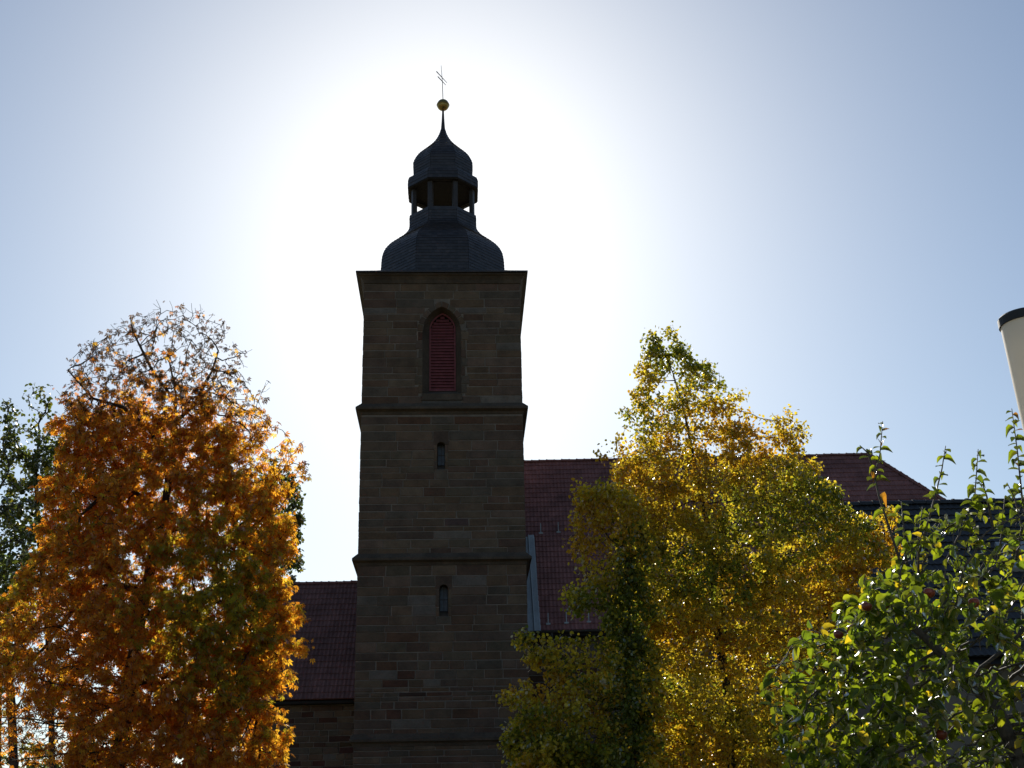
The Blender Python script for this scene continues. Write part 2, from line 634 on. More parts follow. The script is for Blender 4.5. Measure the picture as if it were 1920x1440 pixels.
sl.add([(bw['xl'] - 0.03, -0.07, sz - 0.30), (bw['xr'] + 0.03, -0.07, sz - 0.30), (bw['xr'] + 0.03, -0.07, sz - 0.03), (bw['xl'] - 0.03, -0.07, sz - 0.03),
        (bw['xl'] - 0.03, 0.45, sz + 0.12), (bw['xr'] + 0.03, 0.45, sz + 0.12), (bw['xl'] - 0.03, 0.02, sz - 0.30), (bw['xr'] + 0.03, 0.02, sz - 0.30)],
       [(0, 1, 2, 3), (3, 2, 5, 4), (0, 6, 7, 1), (0, 3, 4, 6), (1, 7, 5, 2)])
sl.build('window_sill', M['trim'], church)
vs, fs = stone_geom(bw['xr'] - bw['xl'] + 0.0, 0.42, 0.03)
m_ = MB()
m_.add(vs, fs)
o = m_.build('sill_stone', M['stone'], church, loc=(xc, 0, sz - 0.30 - 0.23))
o.color = (0.095, 0.085, 0.075, 1)

lf = MB()
inn = dict(xl=ins['xl'] + 0.06, xr=ins['xr'] - 0.06, z0=ins['z0'] + 0.05, zs=ins['zs'], z1=ins['z1'] - 0.08)
o1, o2 = outline(ins, True, y=0.40), outline(inn, True, y=0.40)
o1b, o2b = outline(ins, True, y=0.47), outline(inn, True, y=0.47)
loft(o1, o2, lf)
loft(o2, o2b, lf)
frame = lf.build('louvre_frame', M['red_paint'], church)
bk = MB()
bk.add([(p[0], 0.56, p[2]) for p in outline(ins, True)], [tuple(range(len(outline(ins, True))))])
bk.build('louvre_backing', M['timber'], frame)
ns = 25
for i in range(ns):
    z0 = lin(inn['z0'], inn['z1'] - 0.04, i / ns)
    pitch_ = (inn['z1'] - inn['z0']) / ns
    zt = z0 + pitch_
    hw_ = (inn['xr'] - inn['xl']) / 2
    xm = (inn['xl'] + inn['xr']) / 2
    if zt > inn['zs']:
        lo_, hi_ = 0.0, hw_
        for _ in range(20):
            mm = (lo_ + hi_) / 2
            if arch_top(inn, xm + mm, True) > zt:
                lo_ = mm
            else:
                hi_ = mm
        hw_ = lo_
    if hw_ < 0.03:
        continue
    m_ = MB()
    dy, dz, th = 0.075, pitch_ * 0.95, 0.014
    m_.add([(-hw_, -dy / 2, -dz / 2), (hw_, -dy / 2, -dz / 2), (hw_, dy / 2, dz / 2), (-hw_, dy / 2, dz / 2),
            (-hw_, -dy / 2, -dz / 2 - th), (hw_, -dy / 2, -dz / 2 - th), (hw_, dy / 2, dz / 2 - th), (-hw_, dy / 2, dz / 2 - th)],
           [(0, 1, 2, 3), (7, 6, 5, 4), (0, 4, 5, 1), (3, 2, 6, 7), (0, 3, 7, 4), (1, 5, 6, 2)])
    m_.build('slat', M['red_paint'], frame, loc=(xm, 0.445, z0 + pitch_ / 2))

# slit windows
for w, py in ((wa, 850), (wb, 1120)):
    m_ = MB()
    a = outline(w, False, 8, -0.002)
    sh = dict(w)
    hw_ = (w['xr'] - w['xl']) / 2
    xm = (w['xl'] + w['xr']) / 2
    sh['xl'], sh['xr'] = xm - hw_ * 0.82, xm + hw_ * 0.82
    sh['z0'] = w['z0'] + 0.28
    b_ = outline(sh, False, 8, 0.40)
    loft(a, b_, m_)
    rvl = m_.build('window_reveal', M['trim'], church)
    gm = MB()
    gp = outline(sh, False, 8, 0.36)
    gm.add(gp, [tuple(range(len(gp)))])
    gl = gm.build('window_pane', M['glass'], church)
    fr = MB()
    zm = lin(sh['z0'], sh['zs'], 0.55)
    fr.box(sh['xl'], sh['xr'], 0.345, 0.358, zm - 0.015, zm + 0.015)
    fr.box(xm - 0.010, xm + 0.010, 0.348, 0.358, sh['z0'], sh['z1'] - 0.02)
    fr.build('glazing_bar', M['iron'], gl)
    # jambs and head stone
    hj = (w['zs'] - w['z0']) / 3
    for sgn in (-1, 1):
        for i in range(3):
            vs, fs = stone_geom(0.14, hj - 0.02, 0.022)
            q = MB()
            q.add(vs, fs)
            o = q.build('jamb_stone', M['stone'], church, loc=(xm + sgn * (hw_ + 0.072), 0, w['z0'] + hj * (i + 0.5)))
            o.color = (*pick(), 1)
    cs = S2 if w is wa else S1
    hit = [(a_, b2_) for a_, b2_ in zip(cs, cs[1:]) if w['z0'] - 0.28 < (a_ + b2_) / 2 < w['z1'] + 0.34]
    zlo, zhi = hit[0][0] + 0.015, hit[-1][1] - 0.015
    inr = [(xm + hw_ * 1.02 * -math.cos(math.pi * i / 8), w['zs'] + (w['z1'] - w['zs']) * math.sin(math.pi * i / 8)) for i in range(9)]
    out = []
    for i in range(9):
        c_, s_ = -math.cos(math.pi * i / 8), math.sin(math.pi * i / 8)
        k_ = 1 / max(abs(c_), s_)
        out.append((xm + (hw_ + 0.145) * c_ * k_, w['zs'] + (zhi - w['zs']) * s_ * k_))
    pl = inr + out[::-1]
    k = len(pl)
    q = MB()
    q.add([(x, 0.03, z) for x, z in pl] + [(x, -0.03, z) for x, z in pl],
          [(i, (i + 1) % k, k + (i + 1) % k, k + i) for i in range(k)] + [(k + i, k + i + 1, k + k - 2 - i, k + k - 1 - i) for i in range(8)])
    o = q.build('arch_stone', M['stone'], church)
    o.color = (0.085, 0.056, 0.040, 1)
    q = MB()
    vs, fs = stone_geom(hw_ * 2 + 0.17, w['z0'] - zlo - 0.01, 0.025)
    q.add(vs, fs)
    o = q.build('sill_stone', M['stone'], church, loc=(xm, 0, (w['z0'] + zlo) / 2))
    o.color = (0.105, 0.082, 0.062, 1)

# ------------------------------------------------------------------ tower roof: skirt, bell dome, lantern, onion, ball, cross
T8 = math.tan(math.pi / 8)


def oct_pts(a, z, cx=0.0):
    h = a * T8
    return [(cx + x, CY + y, z) for x, y in ((-h, -a), (h, -a), (a, -h), (a, h), (h, a), (-h, a), (-a, h), (-a, -h))]


def oct_loft(prof, cap0=False, cap1=False):
    m_ = MB()
    vs, fs = [], []
    for a, z in prof:
        vs += oct_pts(a, z)
    for i in range(len(prof) - 1):
        for k in range(8):
            k2 = (k + 1) % 8
            fs.append((i * 8 + k, i * 8 + k2, (i + 1) * 8 + k2, (i + 1) * 8 + k))
    if cap0:
        fs.append(tuple(range(7, -1, -1)))
    if cap1:
        fs.append(tuple((len(prof) - 1) * 8 + k for k in range(8)))
    m_.add(vs, fs)
    return m_


def silh(pxw, pyz):
    """half width in zoomed pixels and zoomed row -> (apothem, z) of the octagon"""
    py = 100 + pyz / 3.2737
    yl = CY
    for _ in range(4):
        q0, q1 = loc(829, py, yl), loc(829 + pxw / 3.2737, py, yl)
        a = q1.x - q0.x
        yl = CY - a * T8
    return a, q0.z


def resample(prof, step):
    out = [prof[0]]
    P = [Vector((a, z)) for a, z in prof]
    acc = 0.0
    L_ = [0.0]
    for i in range(len(P) - 1):
        L_.append(L_[-1] + (P[i + 1] - P[i]).length)
    nn = max(2, int(L_[-1] / step))
    res = []
    for k in range(nn + 1):
        s = L_[-1] * k / nn
        i = max(j for j in range(len(L_)) if L_[j] <= s + 1e-9)
        i = min(i, len(P) - 2)
        t = (s - L_[i]) / max(1e-9, L_[i + 1] - L_[i])
        res.append(tuple(P[i].lerp(P[i + 1], t)))
    return res


def smooth_prof(prof, n=4):
    """catmull-rom through the profile"""
    P = [Vector((a, z)) for a, z in prof]
    out = []
    for i in range(len(P) - 1):
        a, b_, c, d = P[max(0, i - 1)], P[i], P[i + 1], P[min(len(P) - 1, i + 2)]
        for k in range(n):
            t = k / n
            out.append(tuple(0.5 * ((2 * b_) + (c - a) * t + (2 * a - 5 * b_ + 4 * c - d) * t * t + (3 * b_ - a - 3 * c + d) * t ** 3)))
    out.append(tuple(P[-1]))
    return out


def slates(prof, name, parent, wd=0.22, step=0.15):
    pr = resample(prof, step)
    m_ = MB()
    for i in range(len(pr) - 1):
        (a0, z0), (a1, z1) = pr[i], pr[i + 1]
        lo_, hi_ = oct_pts(a0, z0), oct_pts(a1, z1)
        ext = 1.25
        for k in range(8):
            k2 = (k + 1) % 8
            A, B = Vector(lo_[k]), Vector(lo_[k2])
            Cc, Dd = Vector(hi_[k2]), Vector(hi_[k])
            nrm = (B - A).cross(Dd - A)
            if nrm.length < 1e-9:
                continue
            nrm.normalize()
            nn = max(1, int((B - A).length / wd))
            off = 0.5 if i % 2 else 0.0
            for q in range(-1, nn + 1):
                u0, u1 = max(0.0, (q + off) / nn), min(1.0, (q + 1 + off) / nn)
                if u1 - u0 < 0.02:
                    continue
                lift = random.uniform(0.016, 0.026)
                gp_ = 0.004
                p = [A.lerp(B, u0), A.lerp(B, u1), Dd.lerp(Cc, u1), Dd.lerp(Cc, u0)]
                tdir = (p[2] - p[1]) * (ext - 1)
                p[2] = p[2] + tdir
                p[3] = p[3] + (p[3] - p[0]) * (ext - 1)
                sd = (p[1] - p[0]).normalized() * gp_ if (p[1] - p[0]).length > 0.03 else Vector()
                top = [p[0] + nrm * lift + sd, p[1] + nrm * lift - sd, p[2] + nrm * 0.003, p[3] + nrm * 0.003]
                bot = [p[0] + nrm * 0.004 + sd, p[1] + nrm * 0.004 - sd]
                t = random.uniform(0.65, 1.35)
                m_.add(top + bot, [(0, 1, 2, 3), (4, 5, 1, 0)], (0.034 * t, 0.029 * t, 0.031 * t))
    return m_.build(name, M['slate_t'], parent, kind='stuff', tint=True)


OE = 0.36
edge = square_profile([(0.20, Z_CORN - 0.03), (OE, Z_CORN - 0.02), (OE, Z_CORN + 0.05), (OE - 0.03, Z_CORN + 0.06)])
edge.build('roof_edge', M['slate'], church)
lowp = [silh(374.5, 1340), silh(374.5, 1285), silh(359, 1215), silh(323, 1170), silh(271, 1135), silh(232, 1110), silh(207, 1080),
        silh(203, 1050), silh(203, 1000)]
zbase = Z_CORN + 0.30
lowp = [(lowp[0][0] + 0.02, zbase)] + lowp[1:]
sk = MB()
e = HW + OE - 0.03
ze = Z_CORN + 0.06
base = oct_pts(lowp[0][0] - 0.02, zbase + 0.25)
cor = [(-e, CY - e, ze), (e, CY - e, ze), (e, CY + e, ze), (-e, CY + e, ze)]
sk.add(cor + base, [(0, 1, 5, 4), (1, 6, 5), (1, 2, 7, 6), (2, 8, 7), (2, 3, 9, 8), (3, 10, 9), (3, 0, 11, 10), (0, 4, 11)])
sk.build('skirt_roof', M['slate'], church)
lows = smooth_prof(lowp)
dome = oct_loft(lows).build('bell_dome', M['slate'], church)
slates(lows, 'slate_shingles', dome)
aL, zL = silh(207.5, 1000)
zL -= 0.05
aL -= 0.05
led = oct_loft([(aL - 0.12, zL - 0.10), (aL + 0.01, zL - 0.07), (aL + 0.02, zL), (aL - 0.10, zL + 0.02)], cap1=True)
led.build('lantern_ledge', M['slate'], church)
aR, zR0 = silh(213, 852)
zR0 += 0.13
_, zR1 = silh(213, 770)
aP, _ = silh(187.5, 940)
pw = 0.17
for k in range(8):
    c = Vector(oct_pts(aP - pw * 0.4, 0)[k])
    d = Vector((c.x, c.y - CY, 0)).normalized()
    s = Vector((-d.y, d.x, 0))
    m_ = MB()
    vs = []
    for z, ww in ((zL, pw * 1.15), (zL + 0.12, pw * 1.15), (zL + 0.13, pw), (zR0 + 0.2, pw)):
        for su, sd in ((-1, -1), (1, -1), (1, 1), (-1, 1)):
            vs.append(c + s * su * ww * 0.62 + d * sd * ww * 0.5 + Vector((0, 0, z)))
    fs = [(i * 4 + q, i * 4 + (q + 1) % 4, (i + 1) * 4 + (q + 1) % 4, (i + 1) * 4 + q) for i in range(3) for q in range(4)]
    m_.add(vs, fs)
    m_.build('lantern_post', M['slate'], church)
# arched heads between the posts
for k in range(8):
    m_ = MB()
    lo_ = oct_pts(aP - 0.06, 0)
    li_ = oct_pts(aP - 0.14, 0)
    A, B, A2, B2 = Vector(lo_[k]), Vector(lo_[(k + 1) % 8]), Vector(li_[k]), Vector(li_[(k + 1) % 8])
    vs, fs = [], []
    nn = 10
    for i in range(nn + 1):
        t = i / nn
        zz = zR0 + 0.03 - 0.10 * (1 - math.sqrt(max(0, 1 - (2 * t - 1) ** 2)))
        vs += [A.lerp(B, t) + Vector((0, 0, zz)), A.lerp(B, t) + Vector((0, 0, zR0 + 0.2)),
               A2.lerp(B2, t) + Vector((0, 0, zz)), A2.lerp(B2, t) + Vector((0, 0, zR0 + 0.2))]
    for i in range(nn):
        o_ = i * 4
        fs += [(o_, o_ + 4, o_ + 5, o_ + 1), (o_ + 2, o_ + 3, o_ + 7, o_ + 6), (o_, o_ + 2, o_ + 6, o_ + 4)]
    m_.add(vs, fs)
    m_.build('lantern_arch', M['timber'], church)
ring = oct_loft([(aP - 0.25, zR0 + 0.12), (aP, zR0 + 0.02), (aR - 0.01, zR0 + 0.05), (aR, zR0 + 0.09), (aR, zR1 - 0.02), (aR - 0.04, zR1 + 0.03), (aR - 0.42, zR1 + 0.20)], cap0=True)
rg = ring.build('lantern_eaves', M['timber'], church)
slates([(aR + 0.004, zR0 + 0.11), (aR + 0.004, zR1 - 0.02), (aR - 0.03, zR1 + 0.04)], 'slate_shingles', rg, 0.2, 0.14)
upp = [silh(176, 752), silh(179.5, 700), silh(179, 668), silh(155, 625), silh(124, 597), silh(86, 570), silh(46, 535), silh(22, 495), silh(12.5, 465)]
upp[0] = (upp[0][0], zR1 + 0.05)
ups = smooth_prof(upp)
onion = oct_loft(ups).build('onion_dome', M['slate'], church)
slates(ups, 'slate_shingles', onion, 0.2, 0.14)
spire = [silh(13, 466), silh(10, 430), silh(8, 400), silh(5.5, 345)]
oct_loft(spire, cap1=True).build('spire', M['slate'], church)
ac, zc_ = silh(38, 309)


def lathe(prof, n=28):
    m_ = MB()
    vs, fs = [], []
    for r, z in prof:
        vs += [(r * math.cos(2 * math.pi * k / n), CY + r * math.sin(2 * math.pi * k / n), z) for k in range(n)]
    for i in range(len(prof) - 1):
        for k in range(n):
            k2 = (k + 1) % n
            fs.append((i * n + k, i * n + k2, (i + 1) * n + k2, (i + 1) * n + k))
    m_.add(vs, fs)
    return m_


rb = ac * 0.98
bp = [(rb * math.cos(t), zc_ + rb * math.sin(t)) for t in [math.radians(a) for a in range(-88, -3, 7)]]
bp += [(rb * 1.06, zc_ - 0.025), (rb * 1.06, zc_ + 0.025)]
bp += [(rb * math.cos(t), zc_ + rb * math.sin(t)) for t in [math.radians(a) for a in range(4, 89, 7)]]
lathe(bp).build('gilded_ball', M['gold'], church, smooth=True)
zt = zl(123, CY)
zb0 = zc_ + rb * 0.95
cr = MB()
cr.tube([(0, CY, zb0 - 0.05), (-0.03, CY, lin(zb0, zt, .5)), (-0.09, CY, zt)], [0.022, 0.018, 0.010], 6)
rod = cr.build('cross_rod', M['iron'], church)
bd = Vector((0.50, 0.95, 0)).normalized()
for f_, hl, nm in ((0.66, 0.52, 0), (0.55, 0.40, 1)):
    cb = MB()
    c = Vector((lin(0, -0.085, f_), CY, lin(zb0, zt, f_)))
    cb.tube([c - bd * hl * 1.05, c - bd * hl * 0.98, c, c + bd * hl * 0.9, c + bd * hl], [0.02, 0.026, 0.022, 0.014, 0.01], 6)
    cb.build('cross_bar', M['iron'], church)


# ------------------------------------------------------------------ roofs
def tile_unit(w, h, wave=2, amp=0.022, lift=0.035, seg=4):
    """one pantile in its own frame: x along the row, y up the slope, z out of the roof"""
    vs, fs = [], []
    nx = wave * seg
    for i in range(nx + 1):
        x = w * i / nx
        zz = amp * (0.5 + 0.5 * math.cos(2 * math.pi * wave * i / nx))
        vs += [(x, 0, zz + lift), (x, h * 1.12, zz + 0.004), (x, 0, zz + lift - 0.022)]
    for i in range(nx):
        a = i * 3
        fs += [(a, a + 3, a + 4, a + 1), (a + 2, a + 5, a + 3, a)]
    return vs, fs


def tiled(mb, O, U, Vv, nu, nv, w, h, inside, base=(0.215, 0.092, 0.083), skip=None, wave=1, seg=4):
    Nn = U.cross(Vv).normalized()
    tv, tf = tile_unit(w, h, wave, seg=seg)
    for j in range(nv):
        for i in range(nu):
            s, t = (i + 0.5) * w, (j + 0.5) * h
            if not inside(s, t):
                continue
            if skip and skip(i, j):
                continue
            o_ = O + U * (i * w) + Vv * (j * h + random.uniform(-.004, .004)) + Nn * random.uniform(0, 0.006)
            k = random.uniform(0.86, 1.12)
            r = random.random()
            col = tuple(c * k for c in base)
            mb.add([o_ + U * a + Vv * b_ + Nn * c for a, b_, c in tv], tf, col)


def to_local(p):
    return CHI @ Vector(p)


# nave, in world coordinates along X
NE_Y, NR_Y = 53.2, 59.64
ne = at_y(1000, 1183, NE_Y)
nr = at_y(1000, 866, NR_Y)
ZE, ZR = ne.z, nr.z
XE = at_y(1630, 855, NR_Y).x                # right end of the ridge
XL = p0.x - 1.0
HIPRUN = 8.2
slope = Vector((0, NR_Y - NE_Y, ZR - ZE))
SL = slope.length
Vn = slope.normalized()
roof = MB()
XC = XE + HIPRUN
A = Vector((XL, NE_Y, ZE)); B = Vector((XC, NE_Y, ZE)); R1 = Vector((XL, NR_Y, ZR)); R2 = Vector((XE, NR_Y, ZR))
YB = 2 * NR_Y - NE_Y
A2 = Vector((XL, YB, ZE)); B2 = Vector((XC, YB, ZE))
roof.add([to_local(p) for p in (A, B, R1, R2, A2, B2)], [(0, 1, 3, 2), (1, 5, 3), (5, 4, 2, 3), (0, 2, 4)])
nroof = roof.build('nave_roof', M['tile_red_o'], church)
nt_ = MB()
Ol = to_local(A)
Ul = (CHI.to_3x3() @ Vector((1, 0, 0))).normalized()
Vl = (CHI.to_3x3() @ Vn).normalized()
TWD, THT = 0.165, 0.335
nuN, nvN = int((XC - XL) / TWD), int(SL / THT)
towR = p0.x + HW + 0.05


def nin(s, t):
    x = XL + s
    f_ = t / SL
    if x > XC - HIPRUN * f_ - 0.1:
        return False
    y = NE_Y + (NR_Y - NE_Y) * f_
    if x < towR + 0.40 and y < D + TD + 0.05:
        return False
    return True


tiled(nt_, Ol, Ul, Vl, nuN, nvN, TWD, SL / nvN, nin)
nt_.build('roof_tiles', M['tile_red'], nroof, kind='stuff', tint=True)


def ridge_mesh(name, r, ln):
    m_ = MB()
    vs, fs = [], []
    n = 8
    for x, rr in ((0, r * 1.12), (ln * 0.16, r * 1.12), (ln * 0.18, r), (ln * 1.05, r * 0.94)):
        vs += [(x, rr * math.cos(math.pi * k / n), rr * math.sin(math.pi * k / n)) for k in range(n + 1)]
    for i in range(3):
        for k in range(n):
            a = i * (n + 1) + k
            fs.append((a, a + 1, a + n + 2, a + n + 1))
    fs.append(tuple(range(n, -1, -1)))
    me = bpy.data.meshes.new(name)
    me.from_pydata(vs, [], fs)
    return me


def ridge_row(P0, P1, mat, parent, step=0.36, r=0.13, name='ridge_tile', inv=None, up=Vector((0, 0, 1))):
    me = ridge_mesh(name, r, step)
    d = P1 - P0
    n_ = int(d.length / step)
    d.normalize()
    s = up.cross(d).normalized()
    u = d.cross(s).normalized()
    rot = Matrix((d, s, u)).transposed().to_4x4()
    for i in range(n_):
        o = link(name, me, mat, parent)
        mw = Matrix.Translation(P0 + d * (i * step) + u * random.uniform(-.01, .012)) @ rot
        o.matrix_local = (inv @ mw) if inv is not None else mw
        if i == 0:
            continue


ridge_row(Vector((p0.x + HW - 1.0, NR_Y, ZR - 0.03)), R2 + Vector((0, 0, -0.03)), M['tile_red_o'], nroof, inv=CHI)
hipdir = B - R2
ridge_row(R2 + Vector((0, 0, -0.04)), R2 + hipdir * 0.42 + Vector((0, 0, -0.04)), M['tile_red_o'], nroof, inv=CHI, name='hip_tile')

# nave wall with stones
wl = MB()
NWY = NE_Y + 0.55
wl.add([to_local(p) for p in [(p0.x + HW - 0.1, NWY, 0), (XC - 0.5, NWY, 0), (XC - 0.5, NWY, ZE + 0.6), (p0.x + HW - 0.1, NWY, ZE + 0.6),
                              (p0.x + HW - 0.1, YB - 0.55, 0), (XC - 0.5, YB - 0.55, 0), (XC - 0.5, YB - 0.55, ZE + 0.6), (p0.x + HW - 0.1, YB - 0.55, ZE + 0.6)]],
       [(0, 1, 2, 3), (1, 5, 6, 2), (5, 4, 7, 6), (4, 0, 3, 7)])
nwall = wl.build('nave_wall', M['mortar'], church)


def wall_stones(parent, x0, x1, Y, z0, z1, hmin, hmax, lo, hi, name='stone_courses'):
    m_ = MB()
    z = z0
    while z < z1 - 0.1:
        h = random.uniform(hmin, hmax)
        for a, b_ in row_split(x0, x1, lo, hi):
            vs, fs = stone_geom(b_ - a - 0.03, h - 0.03, random.uniform(0.015, 0.04))
            m_.add([to_local((x + (a + b_) / 2, y + Y, zz + z + h / 2)) for x, y, zz in vs], fs,
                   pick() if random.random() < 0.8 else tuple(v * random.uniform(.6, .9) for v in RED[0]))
        z += h
    m_.build(name, M['stone_t'], parent, kind='stuff', tint=True)


wall_stones(nwall, p0.x + HW, XC - 0.5, NWY, 2.0, ZE - 0.2, 0.24, 0.36, 0.5, 1.2)
ev = MB()
ev.add([to_local(p) for p in [(p0.x + HW, NE_Y + 0.02, ZE - 0.06), (XC, NE_Y + 0.02, ZE - 0.06), (XC, NWY, ZE + 0.02), (p0.x + HW, NWY, ZE + 0.02),
                              (p0.x + HW, NE_Y + 0.02, ZE - 0.22), (XC, NE_Y + 0.02, ZE - 0.22), (XC, NWY, ZE - 0.22), (p0.x + HW, NWY, ZE - 0.22)]],
       [(0, 1, 2, 3), (0, 4, 5, 1), (4, 7, 6, 5)])
ev.build('eaves_board', M['timber'], church)


def gutter(x0, x1, Y, z, parent):
    m_ = MB()
    vs, fs = [], []
    n = 8
    for x in (x0, x1):
        vs += [to_local((x, Y + 0.09 * math.cos(math.pi + math.pi * k / n), z + 0.09 * math.sin(math.pi + math.pi * k / n))) for k in range(n + 1)]
        vs += [to_local((x, Y + 0.075 * math.cos(math.pi + math.pi * k / n), z + 0.006 + 0.075 * math.sin(math.pi + math.pi * k / n))) for k in range(n + 1)]
    m = n + 1
    for k in range(n):
        fs += [(k, k + 1, 2 * m + k + 1, 2 * m + k), (m + k, 3 * m + k, 3 * m + k + 1, m + k + 1)]
    fs += [(0, 2 * m, 3 * m, m), (n, m + n, 3 * m + n, 2 * m + n)]
    m_.add(vs, fs)
    m_.build('gutter', M['iron'], parent)


gutter(p0.x + HW + 0.03, XC, NE_Y - 0.06, ZE - 0.02, church)
dpx = at_y(1036, 1250, NWY).x
dp = MB()
dp.tube([to_local(p) for p in [(dpx, NE_Y - 0.06, ZE - 0.1), (dpx, NE_Y - 0.05, ZE - 0.35), (dpx, NWY - 0.1, ZE - 0.9), (dpx, NWY - 0.1, 0.1)]], [0.055] * 4, 8)
dp.build('downpipe', M['iron'], church, smooth=True)
# zinc flashing between tower side and roof
NnW = Vector((0, -(ZR - ZE), NR_Y - NE_Y)).normalized()
f1 = (D + TD - NE_Y) / (NR_Y - NE_Y)


def on_roof(x, f_, h=0.03):
    return to_local(A + Vector((x - XL, 0, 0)) + slope * f_ + NnW * h)


fl = MB()
tx = p0.x + HW - 0.02
x_in0, x_out0 = tx - 0.05, tx + 0.58
fl.add([on_roof(tx - 0.2, -0.01), on_roof(tx + 0.30, -0.01), on_roof(tx + 0.17, f1), on_roof(tx - 0.35, f1)], [(0, 1, 2, 3)])
fl.build('zinc_flashing', M['zinc'], church)
fl = MB()
for (xa, xb, ha, hb) in ((0.30, 0.33, 0.03, 0.11), (0.33, 0.36, 0.11, 0.05), (0.36, 0.56, 0.05, 0.07), (0.56, 0.60, 0.07, 0.02)):
    fl.add([on_roof(tx + xa, -0.01, ha), on_roof(tx + xb, -0.01, hb), on_roof(tx + xb - 0.13, f1, hb), on_roof(tx + xa - 0.13, f1, ha)], [(0, 1, 2, 3)])
fl.build('valley_flashing', M['zinc'], church)
# snow guard hooks
for px, py in ((1014, 1000), (1047, 998), (1028, 1170), (1062, 1168), (1104, 1166)):
    d_ = ray(px, py)
    tt = (A - EYE).dot(NnW) / d_.dot(NnW)
    q = EYE + d_ * tt + NnW * 0.05
    m_ = MB()
    ql = to_local(q)
    m_.box(ql.x - 0.018, ql.x + 0.018, ql.y - 0.03, ql.y + 0.0, ql.z + 0.0, ql.z + 0.42)
    m_.box(ql.x - 0.09, ql.x + 0.09, ql.y - 0.05, ql.y - 0.02, ql.z - 0.07, ql.z - 0.002)
    m_.build('snow_hook', M['zinc'], nroof)

# chancel on the left
CE_Y, CR_Y = 52.4, 56.4
ce, crr = at_y(610, 1311, CE_Y), at_y(610, 1094, CR_Y)
CZE, CZR = ce.z, crr.z
CXR = p0.x - HW + 0.3
CXL = at_y(462, 1200, 54).x
slope_c = Vector((0, CR_Y - CE_Y, CZR - CZE))
SLC = slope_c.length
roof = MB()
CYB = 2 * CR_Y - CE_Y
cA, cB = Vector((CXL, CE_Y, CZE)), Vector((CXR, CE_Y, CZE))
roof.add([to_local(p) for p in (cA, cB, Vector((CXL, CR_Y, CZR)), Vector((CXR, CR_Y, CZR)), Vector((CXL, CYB, CZE)), Vector((CXR, CYB, CZE)))],
         [(0, 1, 3, 2), (5, 4, 2, 3), (0, 2, 4), (1, 5, 3), (0, 4, 5, 1)])
croof = roof.build('chancel_roof', M['tile_red_o'], church)
ct = MB()
nvc = int(SLC / THT)
tiled(ct, to_local(cA), Ul, (CHI.to_3x3() @ slope_c.normalized()).normalized(), int((CXR - CXL) / TWD), nvc, TWD, SLC / nvc,
      lambda s, t: True, base=(0.17, 0.082, 0.075))
ct.build('roof_tiles', M['tile_red'], croof, kind='stuff', tint=True)
ridge_row(Vector((CXL, CR_Y, CZR - 0.03)), Vector((CXR, CR_Y, CZR - 0.03)), M['tile_red_o'], croof, inv=CHI, step=0.33)
wl = MB()
x0, x1, ya, yb_ = CXL + 0.4, CXR, CE_Y + 0.45, CYB - 0.45
wl.add([to_local(p) for p in [(x0, ya, 0), (x1, ya, 0), (x1, ya, CZE + .5), (x0, ya, CZE + .5), (x0, yb_, 0), (x1, yb_, 0), (x1, yb_, CZE + .5), (x0, yb_, CZE + .5)]],
       [(0, 1, 2, 3), (5, 4, 7, 6), (4, 0, 3, 7)])
wl.add([to_local(p) for p in [(x0, ya, CZE + .49), (x0, yb_, CZE + .49), (x0, CR_Y, CZR - 0.15)]], [(0, 2, 1)])
cw = wl.build('chancel_wall', M['mortar'], church)
wall_stones(cw, x0, x1, ya, 2.0, CZE - 0.12, 0.18, 0.30, 0.35, 0.95)
ev = MB()
ev.add([to_local(p) for p in [(CXL, CE_Y + 0.03, CZE - 0.05), (CXR, CE_Y + 0.03, CZE - 0.05), (CXR, ya, CZE - 0.05), (CXL, ya, CZE - 0.05),
                              (CXL, CE_Y + 0.03, CZE - 0.16), (CXR, CE_Y + 0.03, CZE - 0.16), (CXR, ya, CZE - 0.16), (CXL, ya, CZE - 0.16)]],
       [(0, 4, 5, 1), (4, 7, 6, 5), (0, 1, 2, 3)])
ev.build('eaves_board', M['timber'], church)

# ------------------------------------------------------------------ neighbouring house with dark roof
HY = 34.0
hl, hr = at_y(1560, 947, HY), at_y(1920, 932, HY)
HX0, HX1 = hl.x, hl.x + 13.0
HZ = (hl.z + hr.z) / 2 - 0.08
HS = 5.0                                     # half span
hrot = math.atan2(0.0, 1.0)
house = thing('house', 'house with a dark tiled roof behind the apple tree', 'house', Matrix.Translation((HX0, HY - HS, 0)))
EZ = HZ - HS * 0.98
hs_v = Vector((0, HS, HZ - EZ))
SLH = hs_v.length
r_ = MB()
LX = HX1 - HX0
r_.add([(0, 0, EZ), (LX, 0, EZ), (LX, HS, HZ), (0, HS, HZ), (0, 2 * HS, EZ), (LX, 2 * HS, EZ)], [(0, 1, 2, 3), (3, 2, 5, 4)])
r_.add([(0, 0, EZ - 0.16), (LX, 0, EZ - 0.16), (LX, HS, HZ - 0.16), (0, HS, HZ - 0.16), (0, 2 * HS, EZ - 0.16), (LX, 2 * HS, EZ - 0.16)], [(3, 2, 1, 0), (4, 5, 2, 3)])
r_.add([(0, 0, EZ), (0, HS, HZ), (0, HS, HZ - 0.16), (0, 0, EZ - 0.16), (0, 2 * HS, EZ), (0, 2 * HS, EZ - 0.16)], [(0, 1, 2, 3), (1, 4, 5, 2)])
hroof = r_.build('roof', M['tile_dark'], house)
TW2, TH2 = 0.30, 0.335
nu2, nv2 = int(LX / TW2), int(SLH / TH2)
TH2 = SLH / nv2
Vh = hs_v.normalized()
Uh = Vector((1, 0, 0))
Nh = Uh.cross(Vh)
single = set()
for j in range(nv2 - 1, -1, -1):
    for i in range(nu2):
        if len(single) < 290 and i < 22:
            single.add((i, j))
